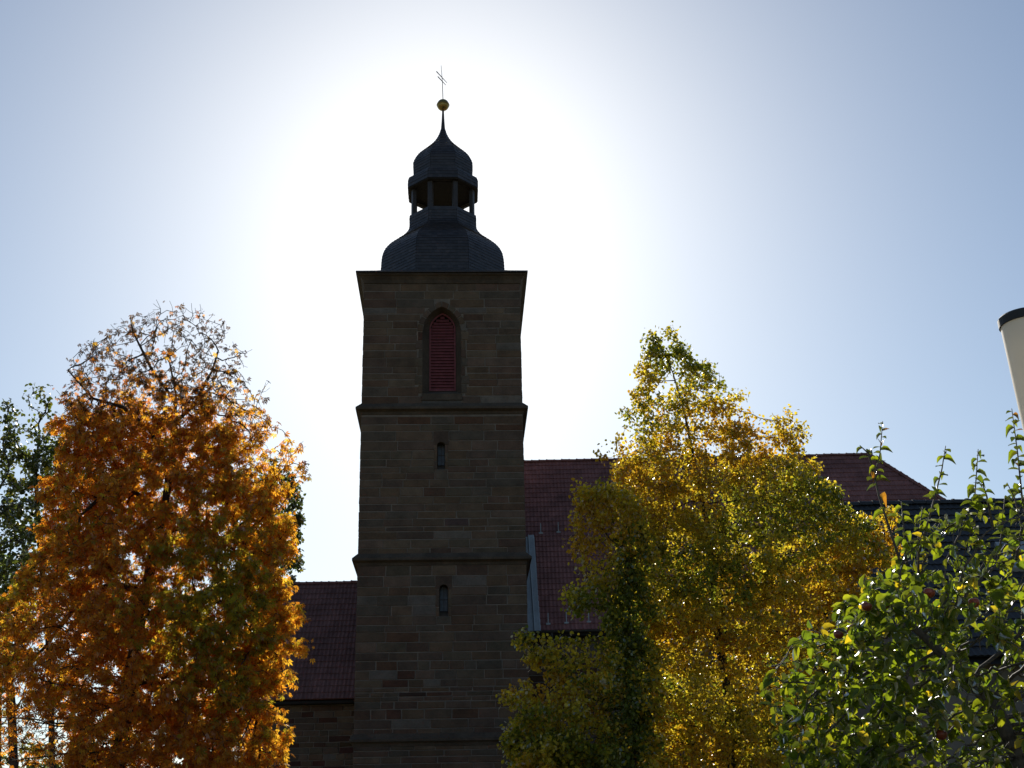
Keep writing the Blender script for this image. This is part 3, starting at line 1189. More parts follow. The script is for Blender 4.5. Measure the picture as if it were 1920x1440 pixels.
tv, tf = tile_unit(TW2, TH2, 2)
tme = bpy.data.meshes.new('roof_tile')
tme.from_pydata([tuple(v) for v in tv], [], tf)
rot = Matrix((Uh, Vh, Nh)).transposed().to_4x4()
for (i, j) in sorted(single):
    o = link('roof_tile', tme, M['tile_dark'], hroof)
    o.matrix_local = Matrix.Translation(Uh * (i * TW2) + Vector((0, 0, EZ)) + Vh * (j * TH2 + random.uniform(-.006, .006)) + Nh * random.uniform(0, .008)) @ rot
ht = MB()
tiled(ht, Vector((0, 0, EZ)), Uh, Vh, nu2, nv2, TW2, TH2, lambda s, t: True, skip=lambda i, j: (i, j) in single, wave=2)
ht.build('roof_tiles', M['tile_dark'], hroof, kind='stuff')
ridge_row(Vector((0, HS, HZ - 0.02)), Vector((LX, HS, HZ - 0.02)), M['tile_dark'], hroof, step=0.36, r=0.13)
w_ = MB()
w_.add([(0.4, 0.5, 0), (LX - .3, 0.5, 0), (LX - .3, 0.5, EZ + .4), (0.4, 0.5, EZ + .4), (0.4, 9.5, 0), (LX - .3, 9.5, 0), (LX - .3, 9.5, EZ + .4), (0.4, 9.5, EZ + .4), (0.4, HS, HZ - 0.2), (LX - .3, HS, HZ - 0.2)],
       [(0, 1, 2, 3), (5, 4, 7, 6), (4, 0, 3, 8, 7), (1, 5, 6, 9, 2)])
w_.build('wall', M['plaster'], house)
for wx in (2.4, 5.2, 8.0, 10.6):
    wm = MB()
    wm.box(wx, wx + 1.1, 0.47, 0.52, 3.4, 4.7)
    wf = wm.build('window_frame', M['plaster'], house)
    for q in (0, 1):
        gm = MB()
        gm.box(wx + 0.07 + q * 0.5, wx + 0.53 + q * 0.5, 0.455, 0.465, 3.47, 4.63)
        gm.build('pane', M['glass'], wf)
# roof window
q = at_y(1912, 1050, HY)
d_ = ray(1914, 1048)
tt = (Vector((HX0, HY - HS, EZ)) - EYE).dot(Nh) / d_.dot(Nh)
qs = EYE + d_ * tt - Vector((HX0, HY - HS, 0))
m_ = MB()
for a0, a1, b0, b1, h in ((-0.45, 0.45, -0.62, 0.62, 0.14), (-0.36, 0.36, -0.52, 0.52, 0.165)):
    P_ = [qs + Uh * a + Vh * b_ + Nh * h for a, b_ in ((a0, b0), (a1, b0), (a1, b1), (a0, b1))]
    P2 = [qs + Uh * a + Vh * b_ for a, b_ in ((a0, b0), (a1, b0), (a1, b1), (a0, b1))]
    m_.add(P_ + P2, [(0, 1, 2, 3), (0, 4, 5, 1), (1, 5, 6, 2), (2, 6, 7, 3), (3, 7, 4, 0)])
m_.build('skylight', M['zinc'], house)

# ------------------------------------------------------------------ white post at the right edge
pY = 5.0
pa, pb = at_y(1876 + 42, 604, pY), at_y(1912 + 46, 775, pY)
pdir = (pa - pb).normalized()
pr = 0.092
foot = pa - pdir * (pa.z / pdir.z)
post = thing('post', 'white round post with a dark cap at the right edge', 'post', Matrix.Translation(foot))
m_ = MB()
top = pa - foot
m_.tube([(0, 0, 0), top * 0.5, top], [pr * 1.12, pr * 1.05, pr], 40, cap=False)
m_.build('post_tube', M['plastic'], post, smooth=True)
m_ = MB()
m_.tube([top - pdir * 0.012, top + pdir * 0.022, top + pdir * 0.03], [pr * 1.07, pr * 1.07, pr * 0.98], 40)
m_.build('post_cap', M['cap'], post)


# ------------------------------------------------------------------ trees
def grow(att, pts, par, step, kill, iters=120, jitter=0.25, droop=0.0):
    nodes = [np.array(p, float) for p in pts]
    parent = list(par)
    att = np.array(att, float)
    P_ = np.array(nodes)
    dm = np.linalg.norm(att[:, None] - P_[None], axis=2)
    near, nd = dm.argmin(1), dm.min(1)
    kids = np.zeros(400000, int)
    for it in range(iters):
        if len(att) == 0:
            break
        P_ = np.array(nodes)
        dirs = att - P_[near]
        dirs /= np.maximum(1e-6, np.linalg.norm(dirs, axis=1))[:, None]
        acc = np.zeros((len(P_), 3))
        np.add.at(acc, near, dirs)
        act = np.unique(near)
        act = act[kids[act] < 3]
        if len(act) == 0:
            break
        kids[act] += 1
        d = acc[act]
        d /= np.maximum(1e-6, np.linalg.norm(d, axis=1))[:, None]
        d += rng.normal(0, jitter, d.shape)
        d[:, 2] -= droop
        d /= np.maximum(1e-6, np.linalg.norm(d, axis=1))[:, None]
        new = P_[act] + d * step
        i0 = len(nodes)
        for k in range(len(new)):
            nodes.append(new[k])
            parent.append(int(act[k]))
        dm = np.linalg.norm(att[:, None] - new[None], axis=2)
        mi, md = dm.argmin(1), dm.min(1)
        better = md < nd
        near[better] = mi[better] + i0
        nd[better] = md[better]
        keep = nd > kill
        att, near, nd = att[keep], near[keep], nd[keep]
    return np.array(nodes), np.array(parent)


def tree_radii(parent, tip, power=2.3, rmax=9.9):
    n_ = len(parent)
    acc = np.zeros(n_)
    tips = np.zeros(n_)
    has = np.zeros(n_, bool)
    has[parent[parent >= 0]] = True
    acc[~has] = tip ** power
    tips[~has] = 1
    for i in range(n_ - 1, -1, -1):
        p = parent[i]
        if p >= 0:
            acc[p] += acc[i]
            tips[p] += tips[i]
    return np.minimum(rmax, acc ** (1 / power)), tips


def limbs(nodes, parent, rad, sel, sides):
    """frustums for the chosen edges as arrays"""
    idx = np.where(sel & (parent >= 0))[0]
    if len(idx) == 0:
        return np.zeros((0, 3)), np.zeros((0, 4), int)
    a, b_ = nodes[parent[idx]], nodes[idx]
    d = b_ - a
    d /= np.maximum(1e-6, np.linalg.norm(d, axis=1))[:, None]
    ref = np.where(np.abs(d[:, 2:3]) < 0.9, np.array([[0, 0, 1.0]]), np.array([[1.0, 0, 0]]))
    u = np.cross(d, ref)
    u /= np.linalg.norm(u, axis=1)[:, None]
    w = np.cross(d, u)
    ra = np.minimum(rad[parent[idx]], rad[idx] * 1.35)
    rb_ = rad[idx]
    t = np.arange(sides) * 2 * math.pi / sides
    ring = u[:, None] * np.cos(t)[None, :, None] + w[:, None] * np.sin(t)[None, :, None]
    V0 = a[:, None] + ring * ra[:, None, None] - d[:, None] * (ra * 0.3)[:, None, None]
    V1 = b_[:, None] + ring * rb_[:, None, None] + d[:, None] * (rb_ * 0.3)[:, None, None]
    V = np.concatenate([V0, V1], 1).reshape(-1, 3)
    base = (np.arange(len(idx)) * 2 * sides)[:, None]
    k = np.arange(sides)
    k2 = (k + 1) % sides
    Fq = np.stack([base + k, base + k2, base + sides + k2, base + sides + k], 2).reshape(-1, 4)
    return V, Fq


def leaves(cen, axis, nrm, size, tmpl, faces, cols):
    """instantiate a leaf template: columns of tmpl are along, across, out of plane"""
    axis = axis / np.maximum(1e-6, np.linalg.norm(axis, axis=1))[:, None]
    side = np.cross(nrm, axis)
    side /= np.maximum(1e-6, np.linalg.norm(side, axis=1))[:, None]
    up = np.cross(axis, side)
    V = cen[:, None] + (axis[:, None] * tmpl[None, :, 0:1] + side[:, None] * tmpl[None, :, 1:2] + up[:, None] * tmpl[None, :, 2:3]) * size[:, None, None]
    k = len(tmpl)
    Fq = (faces[None] + (np.arange(len(cen)) * k)[:, None, None]).reshape(-1, faces.shape[1])
    return V.reshape(-1, 3), Fq, np.repeat(cols, k, 0)


def palmate():
    vs, fs = [], []
    for a, l_ in ((-68, .62), (-36, .86), (0, 1.0), (36, .86), (68, .62)):
        t = math.radians(a)
        c, s = math.cos(t), math.sin(t)
        o = len(vs)
        for x, y, z in ((0.04, 0, 0), (0.62, -0.15, -0.10), (1.0, 0, -0.34), (0.62, 0.15, -0.10)):
            x, y = x * l_, y * l_
            vs.append((x * c - y * s, x * s + y * c, z * l_))
        fs.append((o, o + 1, o + 2, o + 3))
    return np.array(vs), np.array(fs)


OVAL = np.array([(0, 0, 0), (0.30, -0.36, 0.03), (0.72, -0.27, 0.02), (1.0, 0, -0.10), (0.72, 0.27, 0.02), (0.30, 0.36, 0.03), (0.5, 0, -0.06)])
OVAL_F = np.array([(0, 1, 2, 6), (6, 2, 3, 4), (0, 6, 4, 5)])


def unit(n_):
    v = rng.normal(0, 1, (n_, 3))
    return v / np.linalg.norm(v, axis=1)[:, None]


class Env:
    """a crown's volume: rows of (py, left px, right px) at the tree's distance, round in depth"""

    def __init__(self, rows, Y, depth=0.9, lobes=(), rag=0.0):
        self.rows, self.Y, self.depth, self.rag = rows, Y, depth, rag
        self.ph = rng.uniform(0, 6.28, 8)
        self.lobes = lobes

    def span(self, py):
        r = self.rows
        if py <= r[0][0]:
            return r[0][1], r[0][2]
        for a, b_ in zip(r, r[1:]):
            if a[0] <= py <= b_[0]:
                t = (py - a[0]) / (b_[0] - a[0])
                return lin(a[1], b_[1], t), lin(a[2], b_[2], t)
        return r[-1][1], r[-1][2]

    def sample(self, n_, shell=0.35, margin=0.0):
        out, pix = [], []
        ys = np.linspace(self.rows[0][0], self.rows[-1][0], 200)
        wt = np.array([max(2.0, self.span(y)[1] - self.span(y)[0]) ** 1.3 for y in ys])
        wt /= wt.sum()
        while len(out) < n_:
            py = float(rng.choice(ys, p=wt)) + rng.uniform(-3, 3)
            l_, r_ = self.span(py)
            dd = rng.uniform(-1, 1)
            p_ = self.ph
            rg_ = self.rag * min(1.0, (r_ - l_) / 260.0)
            l_ += rg_ * (math.sin(py * 0.052 + p_[0] + dd * 2) * 0.5 + math.sin(py * 0.12 + p_[1]) * 0.6 + 0.2)
            r_ += rg_ * (math.sin(py * 0.047 + p_[2] + dd * 2) * 0.5 + math.sin(py * 0.105 + p_[3]) * 0.6 - 0.2)
            if r_ - l_ < 4:
                continue
            t = rng.uniform(-1, 1)
            if shell and rng.random() < shell:
                t = math.copysign(abs(t) ** 0.5, t)
            px = (l_ + r_) / 2 + (r_ - l_) / 2 * t * (1 - margin)
            w_m = (r_ - l_) / 2 / F * self.Y * self.depth
            if shell and rng.random() < shell:
                dd = math.copysign(abs(dd) ** 0.5, dd)
            dy = dd * w_m * math.sqrt(max(0.0, 1 - t * t))
            q = at_y(px, py, self.Y)
            out.append((q.x, q.y + dy, q.z))
            pix.append((px, py))
        for (px, py, rx, ry, m_) in self.lobes:
            for _ in range(m_):
                u = unit(1)[0] * rng.random() ** 0.4
                q = at_y(px + u[0] * rx, py - u[2] * ry, self.Y)
                out.append((q.x, q.y + u[1] * rx / F * self.Y, q.z))
        return out


def to_px(P_):
    """world -> photo pixels (arrays)"""
    inv = np.array(R3.transposed())
    q = (P_ - np.array(EYE)) @ inv.T
    return 960 + F * q[:, 0] / -q[:, 2], 720 - F * q[:, 1] / -q[:, 2]


def make_tree(name, label, cat, env, trunk_px, n_att, step, kill, tip, n_leaf, leaf_fn, mat, bark='bark', jitter=0.25, droop=0.0, group=None,
              thin=6, big=0.05, rmax=9.9, extra=None, spur=None):
    Y = env.Y
    tp = [at_y(px, py, Y) for px, py in trunk_px]
    gx = tp[0] - (tp[1] - tp[0]) * 0.0
    pts = []
    ground = Vector((tp[0].x - (tp[1].x - tp[0].x) * 0.3, tp[0].y, -0.1))
    chain = [ground] + tp
    for a, b_ in zip(chain, chain[1:]):
        k = max(1, int((b_ - a).length / step))
        for i in range(k):
            pts.append(a.lerp(b_, i / k))
    pts.append(chain[-1])
    par0 = [-1] + list(range(len(pts) - 1))
    for lim in (extra or []):
        ps = [at_y(px, py, Y) for px, py in lim]
        side_ = random.uniform(-1, 1) * 0.35
        ps = [Vector((p.x, p.y + side_ * i, p.z)) for i, p in enumerate(ps)]
        prev = min(range(len(pts)), key=lambda i: (pts[i] - ps[0]).length)
        for a, b_ in zip([pts[prev]] + ps[1:-1], ps[1:]):
            k = max(1, int((b_ - a).length / step))
            for i in range(1, k + 1):
                pts.append(a.lerp(b_, i / k))
                par0.append(prev)
                prev = len(pts) - 1
    base = Vector((ground.x, ground.y, 0))
    att = env.sample(n_att)
    nodes, parent = grow(att, [tuple(p) for p in pts], par0, step, kill, jitter=jitter, droop=droop)
    if spur:
        has = np.zeros(len(parent), bool)
        has[parent[parent >= 0]] = True
        ti = np.where(~has)[0]
        for _ in range(spur[0]):
            d0 = nodes[ti] - nodes[parent[ti]]
            d0 /= np.maximum(1e-6, np.linalg.norm(d0, axis=1))[:, None]
            d1 = d0 + rng.normal(0, 0.65, d0.shape)
            d1 /= np.linalg.norm(d1, axis=1)[:, None]
            n1 = nodes[ti] + d1 * spur[1] * rng.uniform(0.6, 1.2, (len(ti), 1))
            d2 = d1 + rng.normal(0, 0.30, d0.shape) + np.array([0, 0, spur[2]])
            d2 /= np.linalg.norm(d2, axis=1)[:, None]
            n2 = n1 + d2 * spur[1] * rng.uniform(0.6, 1.2, (len(ti), 1))
            k0 = len(nodes)
            nodes = np.concatenate([nodes, n1, n2])
            parent = np.concatenate([parent, ti, np.arange(k0, k0 + len(ti))])
    rad, tips = tree_radii(parent, tip, rmax=rmax)
    off = np.array(base)
    t = thing(name, label, cat, Matrix.Translation(base), group)
    nl = nodes - off
    V, Fq = limbs(nl, parent, rad, rad >= big, 8)
    link('trunk', np_mesh('trunk', V, Fq), M[bark], t, smooth=True)
    V1, F1 = limbs(nl, parent, rad, (rad < big) & (rad >= big * 0.3), 5)
    V2, F2 = limbs(nl, parent, rad, rad < big * 0.3, 4)
    Vb, Fb = np.concatenate([V1, V2]), np.concatenate([F1, F2 + len(V1)])
    if len(Vb):
        link('branches', np_mesh('branches', Vb, Fb), M[bark], t, smooth=True, kind='stuff')
    cand = np.where((tips <= thin) & (parent >= 0))[0]
    V, Fq, cols = leaf_fn(nodes, parent, rad, cand, n_leaf)
    link('crown', np_mesh('crown', V - off, Fq, cols), mat, t, kind='stuff')
    return t, nodes, parent, rad, tips


def value_noise(P_, scale, seed):
    """cheap smooth noise in 0..1 for clumps of colour and density"""
    r = np.random.default_rng(seed)
    out = np.zeros(len(P_))
    for k in range(6):
        d = r.normal(0, 1, 3)
        d /= np.linalg.norm(d)
        out += np.sin((P_ @ d) * scale * r.uniform(0.6, 1.8) + r.uniform(0, 6.28))
    return np.clip(0.5 + out / 5.0, 0.0, 1.0)


# --- chestnut on the left
def chestnut_leaves(nodes, parent, rad, cand, n_leaf):
    px, py = to_px(nodes[cand])
    dens = np.interp(py, [560, 640, 700, 760, 830, 1000, 1500], [0.10, 0.18, 0.30, 0.65, 1.0, 1.0, 1.0])
    dens = dens * np.where((px > 440) & (py < 900), 0.25, 1.0)
    dens = dens * np.where((px < 130) & (py > 1120), np.where(py > 1330, 0.12, 0.45), 1.0)
    dens = dens * (0.55 + 0.7 * value_noise(nodes[cand], 2.2, 5))
    pick_ = rng.choice(cand, n_leaf, p=dens / dens.sum())
    tt = rng.random(n_leaf)[:, None]
    cen = nodes[parent[pick_]] * (1 - tt) + nodes[pick_] * tt + unit(n_leaf) * (rng.random(n_leaf) ** 0.7 * 0.20)[:, None]
    px, py = to_px(cen)
    ax = unit(n_leaf)
    ax[:, 2] = ax[:, 2] * 0.5 - 0.55
    nr_ = unit(n_leaf) * 0.7
    nr_[:, 2] += 0.8
    size = rng.uniform(0.08, 0.18, n_leaf)
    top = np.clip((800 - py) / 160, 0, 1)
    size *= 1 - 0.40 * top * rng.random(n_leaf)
    nz = value_noise(cen, 1.1, 3) + rng.normal(0, 0.10, n_leaf)
    green = np.exp(-(((px - 400) / 130) ** 2 + ((py - 1080) / 170) ** 2)) * 0.42 + np.clip((nz - 0.62) * 2, 0, 0.5) * np.clip((py - 800) / 300, 0, 1)
    pal = np.array([(0.56, 0.225, 0.024), (0.64, 0.30, 0.03), (0.70, 0.42, 0.045), (0.46, 0.155, 0.02)])
    right = np.clip((px - 380) / 160, 0, 1)
    wts = np.stack([np.ones(n_leaf), np.full(n_leaf, .8), 0.35 + 2.4 * right, 0.9 - 0.6 * right], 1)
    cum = np.cumsum(wts / wts.sum(1)[:, None], 1)
    ci = (rng.random(n_leaf)[:, None] > cum).sum(1).clip(0, 3)
    col = pal[ci]
    isg = rng.random(n_leaf) < green
    col[isg] = np.array([0.36, 0.31, 0.03]) * rng.uniform(0.7, 1.5, (isg.sum(), 1))
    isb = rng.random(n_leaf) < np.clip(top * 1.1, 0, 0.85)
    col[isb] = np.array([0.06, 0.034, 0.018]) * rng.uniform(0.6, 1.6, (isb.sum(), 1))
    col *= rng.uniform(0.75, 1.2, (n_leaf, 1))
    tm, tf_ = palmate()
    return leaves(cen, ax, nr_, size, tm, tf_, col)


env = Env([(580, 292, 330), (600, 250, 405), (640, 180, 442), (690, 132, 470), (740, 122, 486), (800, 118, 505), (880, 116, 520), (960, 100, 540),
           (1050, 78, 538), (1110, 40, 535), (1170, -5, 540), (1250, -15, 520), (1320, -20, 505), (1400, -30, 530), (1480, -20, 520), (1530, 40, 440)],
          32.0, 0.85, lobes=((545, 870, 26, 55, 70), (540, 1205, 26, 16, 60), (525, 1270, 22, 16, 60), (525, 1385, 24, 22, 60), (520, 1110, 22, 26, 60), (535, 1000, 18, 40, 60)), rag=22)
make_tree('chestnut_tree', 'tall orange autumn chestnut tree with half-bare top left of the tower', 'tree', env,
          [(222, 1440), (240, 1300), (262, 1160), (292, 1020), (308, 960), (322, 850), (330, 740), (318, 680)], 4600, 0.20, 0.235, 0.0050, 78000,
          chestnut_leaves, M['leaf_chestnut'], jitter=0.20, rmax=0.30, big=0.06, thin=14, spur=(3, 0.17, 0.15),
          extra=[[(308, 960), (262, 930), (236, 918), (200, 950), (172, 985)], [(318, 880), (285, 810), (240, 775), (190, 765), (150, 720)],
                 [(326, 800), (360, 760), (395, 690), (405, 650)], [(296, 1010), (350, 985), (400, 1000), (450, 1040)], [(326, 760), (290, 700), (262, 640)],
                 [(270, 1120), (210, 1090), (150, 1110), (90, 1180)], [(262, 1160), (340, 1120), (420, 1130), (480, 1190)], [(240, 1290), (320, 1260), (400, 1290), (470, 1340)]])


# --- yellow tree on the right
def yellow_leaves(nodes, parent, rad, cand, n_leaf, gfun=None):
    px, py = to_px(nodes[cand])
    dens = np.interp(py, [600, 700, 850, 1500], [1.0, 1.0, 1.0, 1.0]) * (0.5 + 0.8 * value_noise(nodes[cand], 2.6, 8))
    pick_ = rng.choice(cand, n_leaf, p=dens / dens.sum())
    tt = rng.random(n_leaf)[:, None]
    cen = nodes[parent[pick_]] * (1 - tt) + nodes[pick_] * tt + unit(n_leaf) * (rng.random(n_leaf) ** 0.8 * 0.20)[:, None]
    px, py = to_px(cen)
    ax = unit(n_leaf)
    ax[:, 2] -= 0.75
    nr_ = unit(n_leaf)
    size = rng.uniform(0.055, 0.095, n_leaf)
    nz = value_noise(cen, 2.6, 21) + rng.normal(0, 0.16, n_leaf)
    pal = np.array([(0.46, 0.34, 0.030), (0.56, 0.43, 0.05), (0.36, 0.30, 0.03), (0.18, 0.20, 0.025), (0.44, 0.25, 0.022)])
    ci = np.digitize(nz, [0.12, 0.36, 0.62, 0.86])
    order = np.array([3, 2, 1, 0, 4])
    col = pal[order[ci]]
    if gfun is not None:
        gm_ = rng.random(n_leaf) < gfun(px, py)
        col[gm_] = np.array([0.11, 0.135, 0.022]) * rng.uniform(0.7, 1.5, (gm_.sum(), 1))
    col = col * rng.uniform(0.75, 1.2, (n_leaf, 1))
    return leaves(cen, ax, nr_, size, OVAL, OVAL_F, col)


env = Env([(618, 1230, 1252), (650, 1212, 1290), (700, 1202, 1340), (750, 1188, 1375), (800, 1172, 1400), (850, 1150, 1450), (900, 1145, 1540), (950, 1150, 1590),
           (1000, 1160, 1640), (1060, 1170, 1650), (1120, 1160, 1600), (1200, 1150, 1570), (1300, 1160, 1560), (1400, 1170, 1560), (1480, 1180, 1540), (1530, 1240, 1480)],
          26.0, 0.8, lobes=((1470, 820, 40, 50, 110), (1130, 855, 12, 12, 14), (1660, 1010, 25, 50, 70)), rag=20)
make_tree('birch_tree', 'tall yellow-leaved autumn birch right of the church tower', 'tree', env,
          [(1370, 1440), (1365, 1300), (1340, 1150), (1330, 1000), (1305, 880), (1285, 780), (1262, 700)], 4200, 0.15, 0.19, 0.0032, 100000,
          lambda *a: yellow_leaves(*a), M['leaf_birch'], jitter=0.2, rmax=0.13, big=0.04, thin=12, spur=(2, 0.12, 0.1))

env = Env([(900, 1105, 1130), (940, 1075, 1200), (1000, 1070, 1225), (1060, 1095, 1225), (1110, 1115, 1225), (1180, 1130, 1225), (1260, 1120, 1230),
           (1300, 1030, 1230), (1350, 965, 1230), (1420, 960, 1235), (1480, 980, 1240), (1520, 1040, 1250)], 24.0, 0.7,
          lobes=((985, 1195, 22, 12, 26), (1020, 1225, 25, 16, 36), (1060, 1260, 30, 20, 40), (1085, 1120, 34, 30, 40), (985, 1310, 35, 14, 40)), rag=24)
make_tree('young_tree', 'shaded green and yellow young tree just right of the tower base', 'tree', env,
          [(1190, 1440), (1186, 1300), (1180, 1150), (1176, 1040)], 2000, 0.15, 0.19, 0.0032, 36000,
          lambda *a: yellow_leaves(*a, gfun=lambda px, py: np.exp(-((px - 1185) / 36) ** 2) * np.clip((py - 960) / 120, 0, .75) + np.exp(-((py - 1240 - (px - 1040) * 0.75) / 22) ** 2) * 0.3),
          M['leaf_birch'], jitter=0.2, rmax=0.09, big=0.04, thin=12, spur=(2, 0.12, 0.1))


# --- green trees on the left and behind the choir
def green_leaves(size_lo, size_hi, base):
    def fn(nodes, parent, rad, cand, n_leaf):
        dens = 0.15 + 1.2 * value_noise(nodes[cand], 1.8, 31) ** 1.5
        pick_ = rng.choice(cand, n_leaf, p=dens / dens.sum())
        cen = nodes[pick_] + unit(n_leaf) * (rng.random(n_leaf) ** 0.7 * 0.30)[:, None]
        ax = unit(n_leaf)
        ax[:, 2] -= 0.3
        col = np.array(base)[None] * rng.uniform(0.6, 1.5, (n_leaf, 1))
        yl = rng.random(n_leaf) < 0.15
        col[yl] = np.array([0.17, 0.15, 0.025]) * rng.uniform(0.7, 1.3, (yl.sum(), 1))
        return leaves(cen, ax, unit(n_leaf), rng.uniform(size_lo, size_hi, n_leaf), OVAL, OVAL_F, col)
    return fn


env = Env([(694, 58, 72), (720, 46, 92), (760, 30, 118), (810, 20, 135), (880, 10, 140), (960, 0, 150), (1060, 0, 150), (1130, 10, 140)], 46.0, 0.9)
make_tree('green_tree', 'tall green oak just behind the orange chestnut, near the left edge', 'tree', env,
          [(98, 1440), (96, 1330), (90, 1180), (78, 1060), (70, 960), (66, 860)], 500, 0.30, 0.45, 0.016, 6000, green_leaves(0.10, 0.2, (0.085, 0.105, 0.022)), M['leaf_green'],
          group='green trees behind the chestnut', jitter=0.35, rmax=0.25)
env = Env([(706, -30, -2), (740, -60, 16), (790, -110, 30), (860, -150, 36), (960, -170, 60), (1060, -180, 60), (1150, -160, 40)], 43.0, 0.9)
make_tree('green_tree', 'green oak with bare dark limbs cut off by the left edge', 'tree', env,
          [(26, 1440), (22, 1330), (8, 1180), (-20, 1060), (-40, 960)], 520, 0.30, 0.45, 0.018, 5500, green_leaves(0.10, 0.2, (0.085, 0.105, 0.022)), M['leaf_green'],
          group='green trees behind the chestnut', jitter=0.35, rmax=0.30)
env = Env([(870, 500, 535), (910, 470, 562), (960, 450, 568), (1020, 450, 572), (1070, 450, 570), (1120, 455, 560), (1180, 460, 540)], 66.0, 0.9)
make_tree('green_tree', 'green tree behind the lower roof left of the tower', 'tree', env,
          [(500, 1440), (502, 1250), (505, 1120), (508, 1020)], 420, 0.34, 0.45, 0.012, 7000, green_leaves(0.12, 0.24, (0.055, 0.075, 0.022)), M['leaf_green'],
          group='green trees behind the chestnut', jitter=0.35, rmax=0.25)
env = Env([(1040, -20, 20), (1070, -60, 48), (1120, -90, 60), (1180, -90, 60), (1240, -80, 50)], 80.0, 0.9)
make_tree('pale_tree', 'pale green far tree glimpsed low at the left edge', 'tree', env,
          [(0, 1440), (0, 1300), (-4, 1160)], 300, 0.4, 0.5, 0.013, 6000, green_leaves(0.16, 0.30, (0.13, 0.17, 0.04)), M['leaf_green'], jitter=0.3, rmax=0.2)
env = Env([(1395, 40, 90), (1420, -20, 170), (1470, -60, 330), (1540, -60, 420), (1600, -40, 420)], 90.0, 0.6)
make_tree('far_bush', 'sunlit pale green bush far behind the left trunks', 'bush', env,
          [(150, 1640), (150, 1580), (140, 1520)], 300, 0.5, 0.6, 0.013, 7000, green_leaves(0.2, 0.36, (0.16, 0.19, 0.05)), M['leaf_green'], jitter=0.3, rmax=0.15)

# --- apple tree in the right foreground
AY = 6.3
OV2 = np.array([(0, 0, 0), (0.12, -0.20, .03), (0.38, -0.33, .05), (0.68, -0.27, .02), (0.90, -0.10, -.07), (1.0, 0, -.13), (0.90, 0.10, -.07), (0.68, 0.27, .02), (0.38, 0.33, .05), (0.12, 0.20, .03),
                (0.38, 0, -.02), (0.68, 0, -.06)])
OV2[:, 2] = OV2[:, 2] * 2.0 + 0.10 * np.abs(OV2[:, 1])
OV2_F = np.array([(0, 1, 2, 10), (10, 2, 3, 11), (11, 3, 4, 5), (11, 5, 6, 7), (10, 11, 7, 8), (0, 10, 8, 9)])
env = Env([(960, 1760, 2100), (1010, 1690, 2150), (1060, 1660, 2250), (1110, 1610, 2300), (1150, 1540, 2340), (1200, 1470, 2360), (1260, 1435, 2380), (1320, 1430, 2380), (1380, 1470, 2380),
           (1440, 1470, 2360), (1500, 1490, 2300), (1540, 1560, 2200)], AY, 0.75)
apple_tree, an, ap, ar, at_ = None, None, None, None, None
APAL = np.array([(0.125, 0.17, 0.016), (0.16, 0.20, 0.018), (0.085, 0.13, 0.018), (0.20, 0.225, 0.022), (0.42, 0.33, 0.03)])


def acol(n_):
    ci = rng.choice(5, n_, p=[.3, .27, .25, .13, .05])
    return APAL[ci] * rng.uniform(0.75, 1.25, (n_, 1))


single_leaf = []                             # (centre, axis, normal, size, colour)


def apple_leaves(nodes, parent, rad, cand, n_leaf):
    px, py = to_px(nodes[cand])
    dens = (0.2 + 1.2 * value_noise(nodes[cand], 7.0, 41)) * np.interp(py, [960, 1050, 1160, 1500], [0.25, 0.5, 1.0, 1.0])
    pick_ = rng.choice(cand, n_leaf, p=dens / dens.sum())
    tt = rng.random(n_leaf)[:, None]
    cen = nodes[parent[pick_]] * (1 - tt) + nodes[pick_] * tt + unit(n_leaf) * 0.012
    ax = unit(n_leaf)
    ax[:, 2] -= 0.25
    nr_ = unit(n_leaf) * 0.75
    nr_[:, 2] += 0.75
    size = rng.uniform(0.038, 0.076, n_leaf)
    col = acol(n_leaf)
    px, py = to_px(cen)
    vis = np.where((px > 1400) & (px < 1930) & (py < 1440))[0]
    near = vis[np.argsort(cen[vis, 1] - size[vis] * 4)[:230]]
    for i in near:
        single_leaf.append((cen[i], ax[i], nr_[i], size[i], col[i]))
    keep = np.ones(n_leaf, bool)
    keep[near] = False
    return leaves(cen[keep], ax[keep], nr_[keep], size[keep], OV2, OV2_F, col[keep])


apple_tree, an, ap, ar, at_ = make_tree(
    'apple_tree', 'green apple tree with a few red apples in the right foreground', 'tree', env,
    [(1930, 1560), (1915, 1440), (1870, 1330), (1800, 1262), (1745, 1205), (1712, 1175)], 3600, 0.045, 0.058, 0.0020, 8300, apple_leaves, M['leaf_apple'],
    bark='bark_apple', jitter=0.22, rmax=0.036, big=0.014, thin=5)
abase = apple_tree.matrix_world.translation.copy()

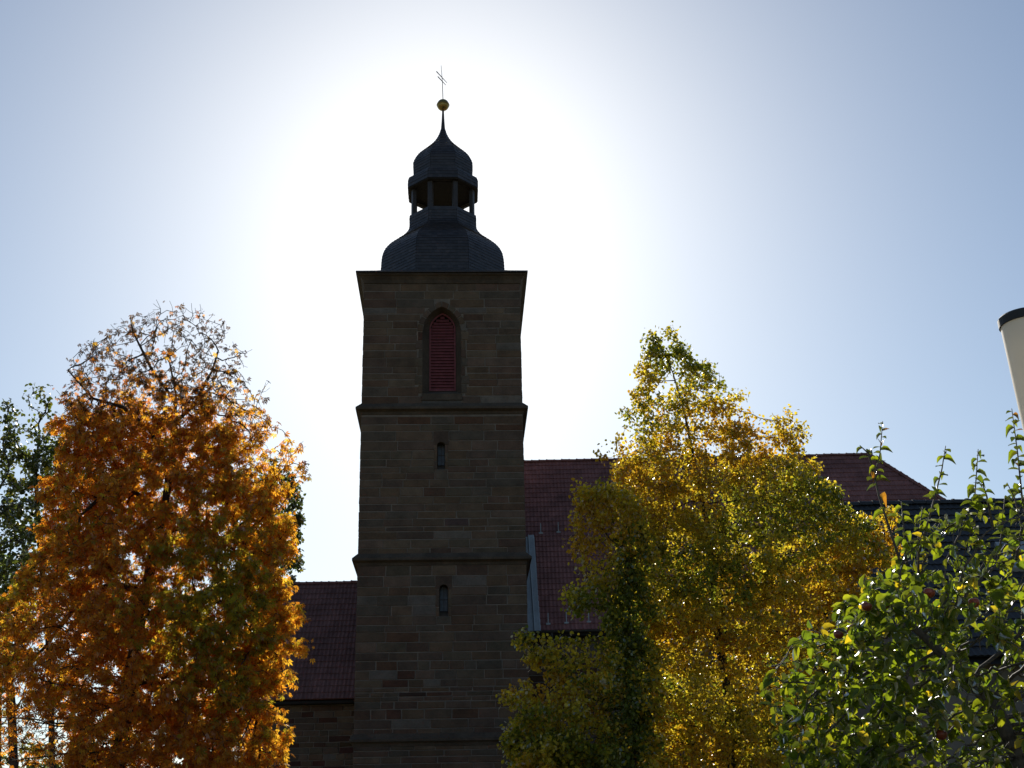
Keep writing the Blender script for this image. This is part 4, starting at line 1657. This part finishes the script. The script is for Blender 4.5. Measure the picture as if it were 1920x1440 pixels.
# upright shoots
shoots = [[(1690, 1060), (1648, 930), (1640, 895), (1650, 850), (1655, 790)], [(1640, 890), (1628, 850), (1612, 835)],
          [(1720, 1050), (1748, 950), (1766, 880), (1773, 836)], [(1770, 1060), (1800, 1000), (1828, 930), (1834, 842)], [(1862, 990), (1850, 930), (1838, 895)],
          [(1935, 1040), (1916, 930), (1908, 850), (1897, 766)], [(1905, 1050), (1916, 990), (1903, 935), (1888, 905)], [(1722, 1080), (1722, 1010), (1730, 950)],
          [(1700, 1060), (1694, 985), (1690, 940)], [(1870, 1060), (1880, 990), (1884, 930)]]
for si, s_ in enumerate(shoots):
    P_ = [at_y(px, py, AY - 0.15 + 0.05 * (si % 3)) for px, py in s_]
    m_ = MB()
    rr = [lin(0.0065, 0.002, i / (len(P_) - 1)) for i in range(len(P_))]
    m_.tube([p - abase for p in P_], rr, 6)
    m_.build('shoot', M['bark_apple'], apple_tree, smooth=True)
    total = sum((b_ - a).length for a, b_ in zip(P_, P_[1:]))
    acc = 0.0
    k = 0
    for a, b_ in zip(P_, P_[1:]):
        n_ = max(2, int((b_ - a).length / 0.017))
        for i in range(n_):
            f_ = (acc + (b_ - a).length * i / n_) / total
            if f_ < 0.3 or random.random() < (0.35 if si in (0, 2) else 0.05):
                continue
            c = a.lerp(b_, i / n_)
            ang = k * 2.4
            k += 1
            axv = np.array([math.cos(ang), math.sin(ang) * 0.8, random.uniform(-0.35, 0.3)])
            size = lin(0.072, 0.042, f_) * random.uniform(0.8, 1.2)
            col = APAL[random.randrange(3)]
            if si in (0, 5) and random.random() < 0.15:
                col = np.array([0.30, 0.14, 0.03])
            single_leaf.append((np.array(c), axv, np.array([0.2 * random.uniform(-1, 1), 0.2 * random.uniform(-1, 1), 1.0]), size, col))
        acc += (b_ - a).length
single_leaf = single_leaf[-300:]
lme = []
for v in range(4):
    tm = OV2.copy()
    tm[:, 1] *= [1.0, 0.85, 1.1, 0.95][v]
    tm[:, 2] *= [1.0, 2.2, 0.6, 3.0][v]
    me = bpy.data.meshes.new('leaf')
    me.from_pydata([tuple(p) for p in tm], [], [tuple(int(i) for i in f) for f in OV2_F])
    me.polygons.foreach_set('use_smooth', [True] * len(me.polygons))
    me.materials.append(M['leaf_apple_o'])
    lme.append(me)
for i, (c, a, nn, s, col) in enumerate(single_leaf):
    a = Vector(a).normalized()
    sd = Vector(nn).cross(a).normalized()
    u = a.cross(sd)
    o = bpy.data.objects.new('leaf', lme[i % 4])
    C.objects.link(o)
    o.parent = apple_tree
    o.matrix_local = Matrix.Translation(Vector(c) - abase) @ Matrix((a * s, sd * s, u * s)).transposed().to_4x4()
    o.color = (*col, 1)


# apples
def apple_mesh():
    vs, fs = [], []
    n, mseg = 16, 12
    for i in range(mseg + 1):
        t = math.pi * i / mseg
        r = math.sin(t) * (1 + 0.10 * math.cos(t))
        z = math.cos(t) * 0.9 - 0.22 * math.exp(-(t / 0.35) ** 2) + 0.12 * math.exp(-((math.pi - t) / 0.3) ** 2)
        vs += [(r * math.cos(2 * math.pi * k / n), r * math.sin(2 * math.pi * k / n), z) for k in range(n)]
    for i in range(mseg):
        for k in range(n):
            k2 = (k + 1) % n
            fs.append((i * n + k, (i + 1) * n + k, (i + 1) * n + k2, i * n + k2))
    return vs, fs


avs, afs = apple_mesh()
for px, py, dy in ((1742, 1112, -0.35), (1625, 1137, -0.3), (1572, 1190, -0.4), (1598, 1180, -0.35), (1665, 1133, -0.3), (1816, 1268, -0.45), (1765, 1378, -0.4), (1826, 1130, -0.1)):
    c = at_y(px, py, AY + dy)
    r = random.uniform(0.022, 0.029)
    m_ = MB()
    rx = Matrix.Rotation(random.uniform(-.4, .4), 3, 'X') @ Matrix.Rotation(random.uniform(-.4, .4), 3, 'Y')
    m_.add([rx @ (Vector(v) * r) for v in avs], afs)
    o = m_.build('apple', M['apple'], apple_tree, smooth=True, loc=c - abase)
    st = MB()
    st.tube([(0, 0, r * 0.6), (0.003, 0.002, r * 1.5), (0.008, 0.004, r * 2.2)], [0.0013, 0.0012, 0.0015], 5)
    st.build('apple_stalk', M['bark_apple'], o)
